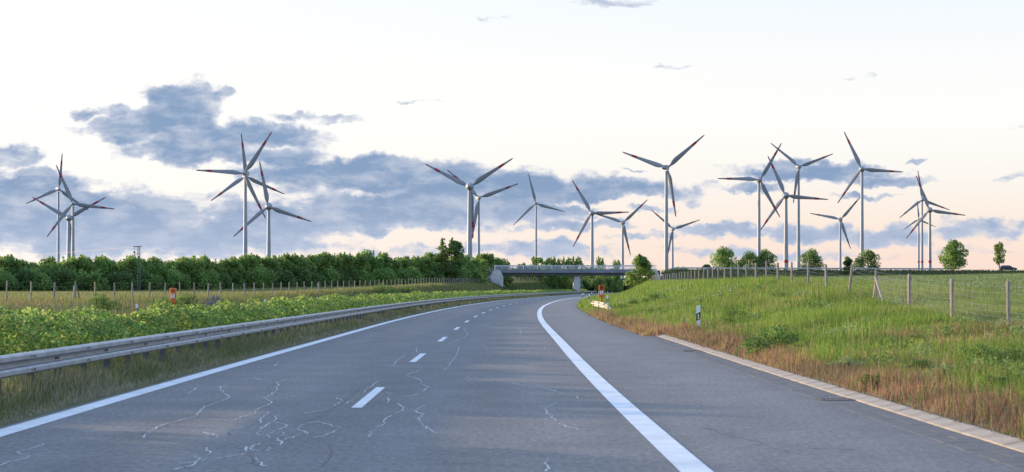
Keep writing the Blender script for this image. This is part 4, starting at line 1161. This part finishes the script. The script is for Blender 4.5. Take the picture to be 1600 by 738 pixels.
# embankment of the overpass
r_ = np.random.default_rng(12); n = 42000
X = r_.uniform(-40, 160, n); Y = r_.uniform(549, 566, n)
Y2 = r_.uniform(577, 860, 42000); X2 = xd(Y2) - 20.5 - r_.random(42000) * 16
keep = X2 > -2.2 - (Y2 > 580) * 30
X, Y = c_([X, X2[keep]]), c_([Y, Y2[keep]])
keep = ~((X > 2.5) & (X < 31) & (Y < 590))
X, Y = X[keep], Y[keep]; n = len(X)
blades('grass_embankment', X, Y, .5 * r_.uniform(.5, 1.4, n), .22 * r_.uniform(.6, 1.4, n), mixtint(n, r_, .25, [(.10, .135, .038), (.13, .16, .046), (.085, .115, .034)], DULL), 26, simple=True, label='dull dark grass covering the overpass embankment')
# wheat on the right, pale crop on the left
r_ = np.random.default_rng(13); n = 150000
Y = 45 + 500 * r_.random(n) ** 1.7
off = 10 + r_.random(n) ** 1.3 * (20 + Y * .24)
X = fence_r_x(Y) + off
blades('wheat', X, Y, .30 * r_.uniform(.75, 1.2, n), np.clip(Y / 1500, .04, .3) * r_.uniform(.6, 1.4, n), tints(n, [(.18, .24, .10), (.21, .265, .115), (.15, .21, .085)], r_) * (.85 + .3 * vnoise(X, Y, 9, 51))[:, None], 27, lean=.2, simple=True, label='green wheat standing in the field beyond the right fence', lift=.1, cat='crop')
r_ = np.random.default_rng(14); n = 70000
Y = 100 + 420 * r_.random(n) ** 1.2
X = fence_l_x(Y) - 3.2 - r_.random(n) * (Y * .24 - 2)
blades('pale_crop', X, Y, .34 * r_.uniform(.75, 1.2, n), np.clip(Y / 1800, .06, .3) * r_.uniform(.6, 1.4, n), tints(n, [(.22, .235, .09), (.25, .25, .11), (.19, .21, .075)], r_), 28, lean=.2, simple=True, label='pale yellow green crop filling the field before the wood', lift=.1, cat='crop')

# ------------------------------------------------------------------ weeds and small shrubs that stand out
weed = [tree_proto('t', hgt, rad, .02, BUSHY, 1500, lf, pal, 90 + i, 14, .42, .012) for i, (hgt, rad, lf, pal) in enumerate([
    (.55, .55, .075, [(.12, .18, .045), (.15, .21, .05), (.09, .145, .036)]), (.8, .7, .085, [(.085, .14, .036), (.11, .17, .042)]), (.5, .6, .07, [(.17, .22, .085), (.20, .24, .11)])])]
WEEDS = [(1210, 530, 48, 1, 1.5, 'largest dark leafy shrub on the bank, right of the near delineator post'), (1248, 536, 46, 0, 1.25, 'leafy bush at the right side of the largest bank shrub'),
         (1180, 525, 52, 0, 1.1, 'small leafy bush at the left side of the largest bank shrub'), (1435, 552, 37, 0, .9, 'round bright weed clump in the middle of the bank grass'),
         (1428, 520, 52, 0, .9, 'small dark weed clump below the third fence post'), (1390, 525, 50, 1, .8, 'dark weed clump below the braced fence post'), (1320, 560, 40, 2, .9, 'pale weed clump on the lower bank near the kerb'),
         (1540, 545, 40, 1, 1.0, 'dark weed clump below the rightmost fence posts'), (1585, 540, 41, 0, 1.0, 'weed clump at the right edge of the picture'), (1500, 545, 41, 1, .9, 'dark weed left of the rightmost fence post foot'),
         (1305, 505, 60, 2, 1.1, 'pale green weed clump halfway up the bank'), (1150, 480, 85, 1, 1.2, 'dark weed clump right of the near delineator post on the slope'), (1135, 485, 82, 0, 1.0, 'bright weed clump on the slope above the near delineator post'),
         (1028, 452, 150, 1, 1.8, 'dark shrub on the slope above the cream guardrail end'), (990, 470, 155, 1, 1.5, 'dark green weed patch on the bank right of the orange phone'), (1010, 462, 160, 0, 1.5, 'weed clump between the orange phone and the slope shrub'),
         (1365, 590, 33, 0, .75, 'small weed clump at the edge of the brown grass'), (1480, 575, 34, 2, 1.0, 'greyish weed clump in the lower right bank grass'), (1560, 590, 31, 0, .9, 'green weed clump in the lower right corner of the bank')]
for px, py, yy, kd, s, lab in WEEDS:
    place_tree('weed_clump', weed[kd], at(px, yy), yy, lab, 'weed', 'leafy weed clumps on the bank', (s * .62, s * .62, s * .52))
lupin = tree_proto('t', 1.1, 1.1, .05, BUSHY, 900, .11, [(.05, .05, .14), (.07, .06, .17), (.05, .07, .03)], 97, 14, .42, .015)
place_tree('flowering_shrub', lupin, at(335, 165), 165, 'violet blue flowering shrub on the verge right of the left orange phone', 'shrub', None, (1.0, 1.0, .95))
for px, yy, s, lab in ((160, 140, 1.5, 'green shrub on the far verge below the left fence'), (285, 158, 1.7, 'dark shrub just right of the left orange phone'), (400, 190, 1.4, 'dark shrub on the verge beside a delineator post'),
                       (250, 150, 1.3, 'leafy shrub just left of the left orange phone'), (600, 300, 2.6, 'dark shrub on the grassy mound left of the bridge'), (640, 330, 2.4, 'second dark shrub on the grassy mound left of the bridge')):
    place_tree('verge_shrub', weed[1], at(px, yy), yy, lab, 'shrub', 'shrubs on the far verge', (s, s, s * .9))
r_ = np.random.default_rng(78); wp, ws, wt = [], [], []
for k in range(420):
    yy = 22 + 110 * r_.random() ** 1.4; tt = 8.9 + r_.random() ** .8 * (float(fence_r_x(yy) - xd(yy)) - 7.0)
    x2 = float(xd(yy)) + tt; g = h1(x2, yy); rad = r_.uniform(.12, .42); hg = r_.uniform(.18, .5); n = int(120 * (rad / .3) ** 1.5) + 20
    d = r_.normal(size=(n, 3)); d /= np.linalg.norm(d, axis=1, keepdims=True); q = r_.uniform(.4, 1, n)[:, None]
    wp.append(np.array([x2, yy, g + hg * .45]) + d * q * np.array([rad, rad, hg * .6])); ws.append(np.full(n, r_.uniform(.035, .075)) * (1 + yy / 200))
    wt.append(tints(n, [[(.10, .165, .04), (.13, .195, .048)], [(.07, .12, .03), (.09, .145, .036)], [(.15, .20, .07), (.17, .22, .085)]][r_.integers(0, 3)], r_))
tag(link('weeds', leaves_mesh('weeds', np.concatenate(wp), np.concatenate(ws), np.concatenate(wt), seed=12)), 'low broad leaved weeds mixed through the bank grass', 'weeds', kind='stuff')
# white flowers in the grass of the bank
r_ = np.random.default_rng(77); n = 700
Y, T = scatter(n, 95, 190, lambda Y: np.full_like(Y, 9.5), lambda Y: np.full_like(Y, 16.0), r_)
keep = vnoise(xd(Y) + T, Y * .5, 4, 71) > .55; Y, T = Y[keep], T[keep]; X = xd(Y) + T
P = np.stack([X, Y, H(X, Y) + r_.uniform(.32, .55, len(X))], 1)
tag(link('flowers', leaves_mesh('flowers', P, r_.uniform(.04, .09, len(X)), np.full((len(X), 3), .42), up=1.5, seed=6)), 'scattered small white flowers in the bank grass', 'flowers', kind='stuff')

# ------------------------------------------------------------------ power mast and line
def mast(x_, y_, z_, label, hgt):
    root = tag(empty('power_mast', (x_, y_, z_)), label, 'power mast', 'lattice power masts')
    w0, w1 = .24, .17
    cs = lambda q: w0 + (w1 - w0) * q / hgt
    for sx in (-1, 1):
        for sy in (-1, 1):
            mb = MB(); mb.tube((sx * w0, sy * w0, -.4), (sx * w1, sy * w1, hgt), .04, n=4); mb.build('leg', M['steel_dark'], root)
    mb = MB(); q = 0.0; k = 0
    while q < hgt - .5:
        a, b = cs(q), cs(q + .6); s = 1 if k % 2 else -1
        for sy in (-1, 1):
            mb.tube((-s * a, sy * a, q), (s * b, sy * b, q + .6), .02, n=4)
            mb.tube((sy * a, -s * a, q), (sy * b, s * b, q + .6), .02, n=4)
        q += .6; k += 1
    mb.build('lattice', M['steel_dark'], root)
    mb = MB(); mb.box(-1.0, .45, -.3, .3, hgt, hgt + .14); mb.build('cross_arm', M['steel_dark'], root)
    mb = MB(); mb.tube((-.9, 0, hgt - 1.35), (0, 0, hgt - 1.35), .05, n=5); mb.tube((-.85, 0, hgt - 1.9), (-.85, 0, hgt - .05), .03, n=5); mb.build('bracket', M['steel_dark'], root)
    mb = MB(); mb.box(-1.0, -.7, -.15, .15, hgt - 1.2, hgt - .85); mb.build('insulator', M['bolt'], root)
    return root
mz = h1(at(217, 392), 392); mtop = EYE + (450 - 386) / FPX * 392
mast(at(217, 392), 392, mz, 'dark lattice power mast standing in front of the left wood', mtop - mz)
x2, y2 = at(-330, 640), 640; z2 = h1(x2, y2); h2_ = EYE + 42 / FPX * 640 - z2
mast(x2, y2, z2, 'second lattice power mast farther along the same line', h2_)
a, b = Vector((at(217, 392) - .8, 392, mtop)), Vector((x2, y2, z2 + h2_))
mb = MB(); pts = [a.lerp(b, i / 24) - Vector((0, 0, 2.6 * 4 * (i / 24) * (1 - i / 24) * .5)) for i in range(25)]
for p, q in zip(pts[:-1], pts[1:]): mb.tube(p, q, .035, n=4, caps=False)
tag(mb.build('power_line', M['bolt']), 'thin dark power line running from the lattice mast over the wood', 'power line')

# ------------------------------------------------------------------ car on the overpass
def car(x_, y_, z_, label):
    root = tag(empty('car', (x_, y_, z_)), label, 'car')
    prof = [(-2.3, .35), (-2.32, .75), (-2.2, 1.0), (-2.05, 1.12), (-1.75, 1.45), (-1.3, 1.53), (.2, 1.52), (.55, 1.42), (1.05, 1.02), (1.9, .88), (2.25, .72), (2.3, .4), (2.1, .24), (-2.1, .24)]
    mb = MB(); n = len(prof)
    rings = []
    for yy, k in ((-.84, .0), (-.80, .0), (.80, .0), (.84, .0)):
        ring_ = []
        for a, b in prof:
            s = .94 if abs(yy) > .82 else 1.0
            tuck = .13 * max(0, b - .95) / .55
            y3 = math.copysign(abs(yy) - tuck, yy)
            ring_.append((a * (s if abs(yy) > .82 else 1), y3, .24 + (b - .24) * (1 if abs(yy) < .82 else .985)))
        rings.append(ring_)
    mb.loft(rings)
    mb.build('body', M['carpaint'], root, smooth=True, angle=R(35))
    for sy in (-1, 1):
        for poly in ([(-1.72, 1.08), (-1.55, 1.38), (-1.0, 1.44), (-.95, 1.06)], [(-.88, 1.06), (-.9, 1.44), (.0, 1.44), (.05, 1.04)], [(.12, 1.04), (.08, 1.43), (.25, 1.42), (.85, 1.03)]):
            mb = MB(); vs = []
            for a, b in poly:
                vs.append((a, sy * (.853 - .13 * max(0, b - .95) / .55), b))
            vs2 = [(v[0], v[1] - sy * .03, v[2]) for v in vs]
            mb.add(vs + vs2, [(0, 1, 2, 3), (7, 6, 5, 4)] + [(i, (i + 1) % 4, 4 + (i + 1) % 4, 4 + i) for i in range(4)]); mb.build('window', M['glass'], root)
    mb = MB(); mb.add([(.60, -.66, 1.41), (.60, .66, 1.41), (1.06, .74, 1.045), (1.06, -.74, 1.045), (.56, -.66, 1.39), (.56, .66, 1.39), (1.02, .74, 1.02), (1.02, -.74, 1.02)], [(0, 1, 2, 3), (7, 6, 5, 4), (0, 4, 5, 1), (1, 5, 6, 2), (2, 6, 7, 3), (3, 7, 4, 0)]); mb.build('windscreen', M['glass'], root)
    for a in (-1.4, 1.42):
        for sy in (-1, 1):
            w = MB(); w.tube((a, sy * .66, .33), (a, sy * .87, .33), .33, n=16); wo = w.build('wheel', M['rubber'], root)
            w = MB(); w.tube((a, sy * .86, .33), (a, sy * .885, .33), .21, n=12); w.build('rim', M['silver'], wo)
    for sy in (-1, 1):
        mb = MB(); mb.box(2.08, 2.29, sy * .62 - .16, sy * .62 + .16, .66, .80); mb.build('headlight', M['lamp_clear'], root)
        mb = MB(); mb.box(-2.335, -2.2, sy * .66 - .1, sy * .66 + .1, .78, 1.0); mb.build('tail_light', M['lamp_red'], root)
        mb = MB(); mb.box(.70, .86, sy * .95 - .09, sy * .95 + .09, 1.0, 1.14); mb.build('mirror', M['carpaint'], root)
    mb = MB(); mb.box(2.26, 2.325, -.5, .5, .45, .62); mb.build('grille', M['silver'], root)
    return root
cx = at(1575, 568.5)
car(cx, 568.5, h1(cx, 568.5) + .125, 'dark blue estate car on the overpass beside the slender tree')
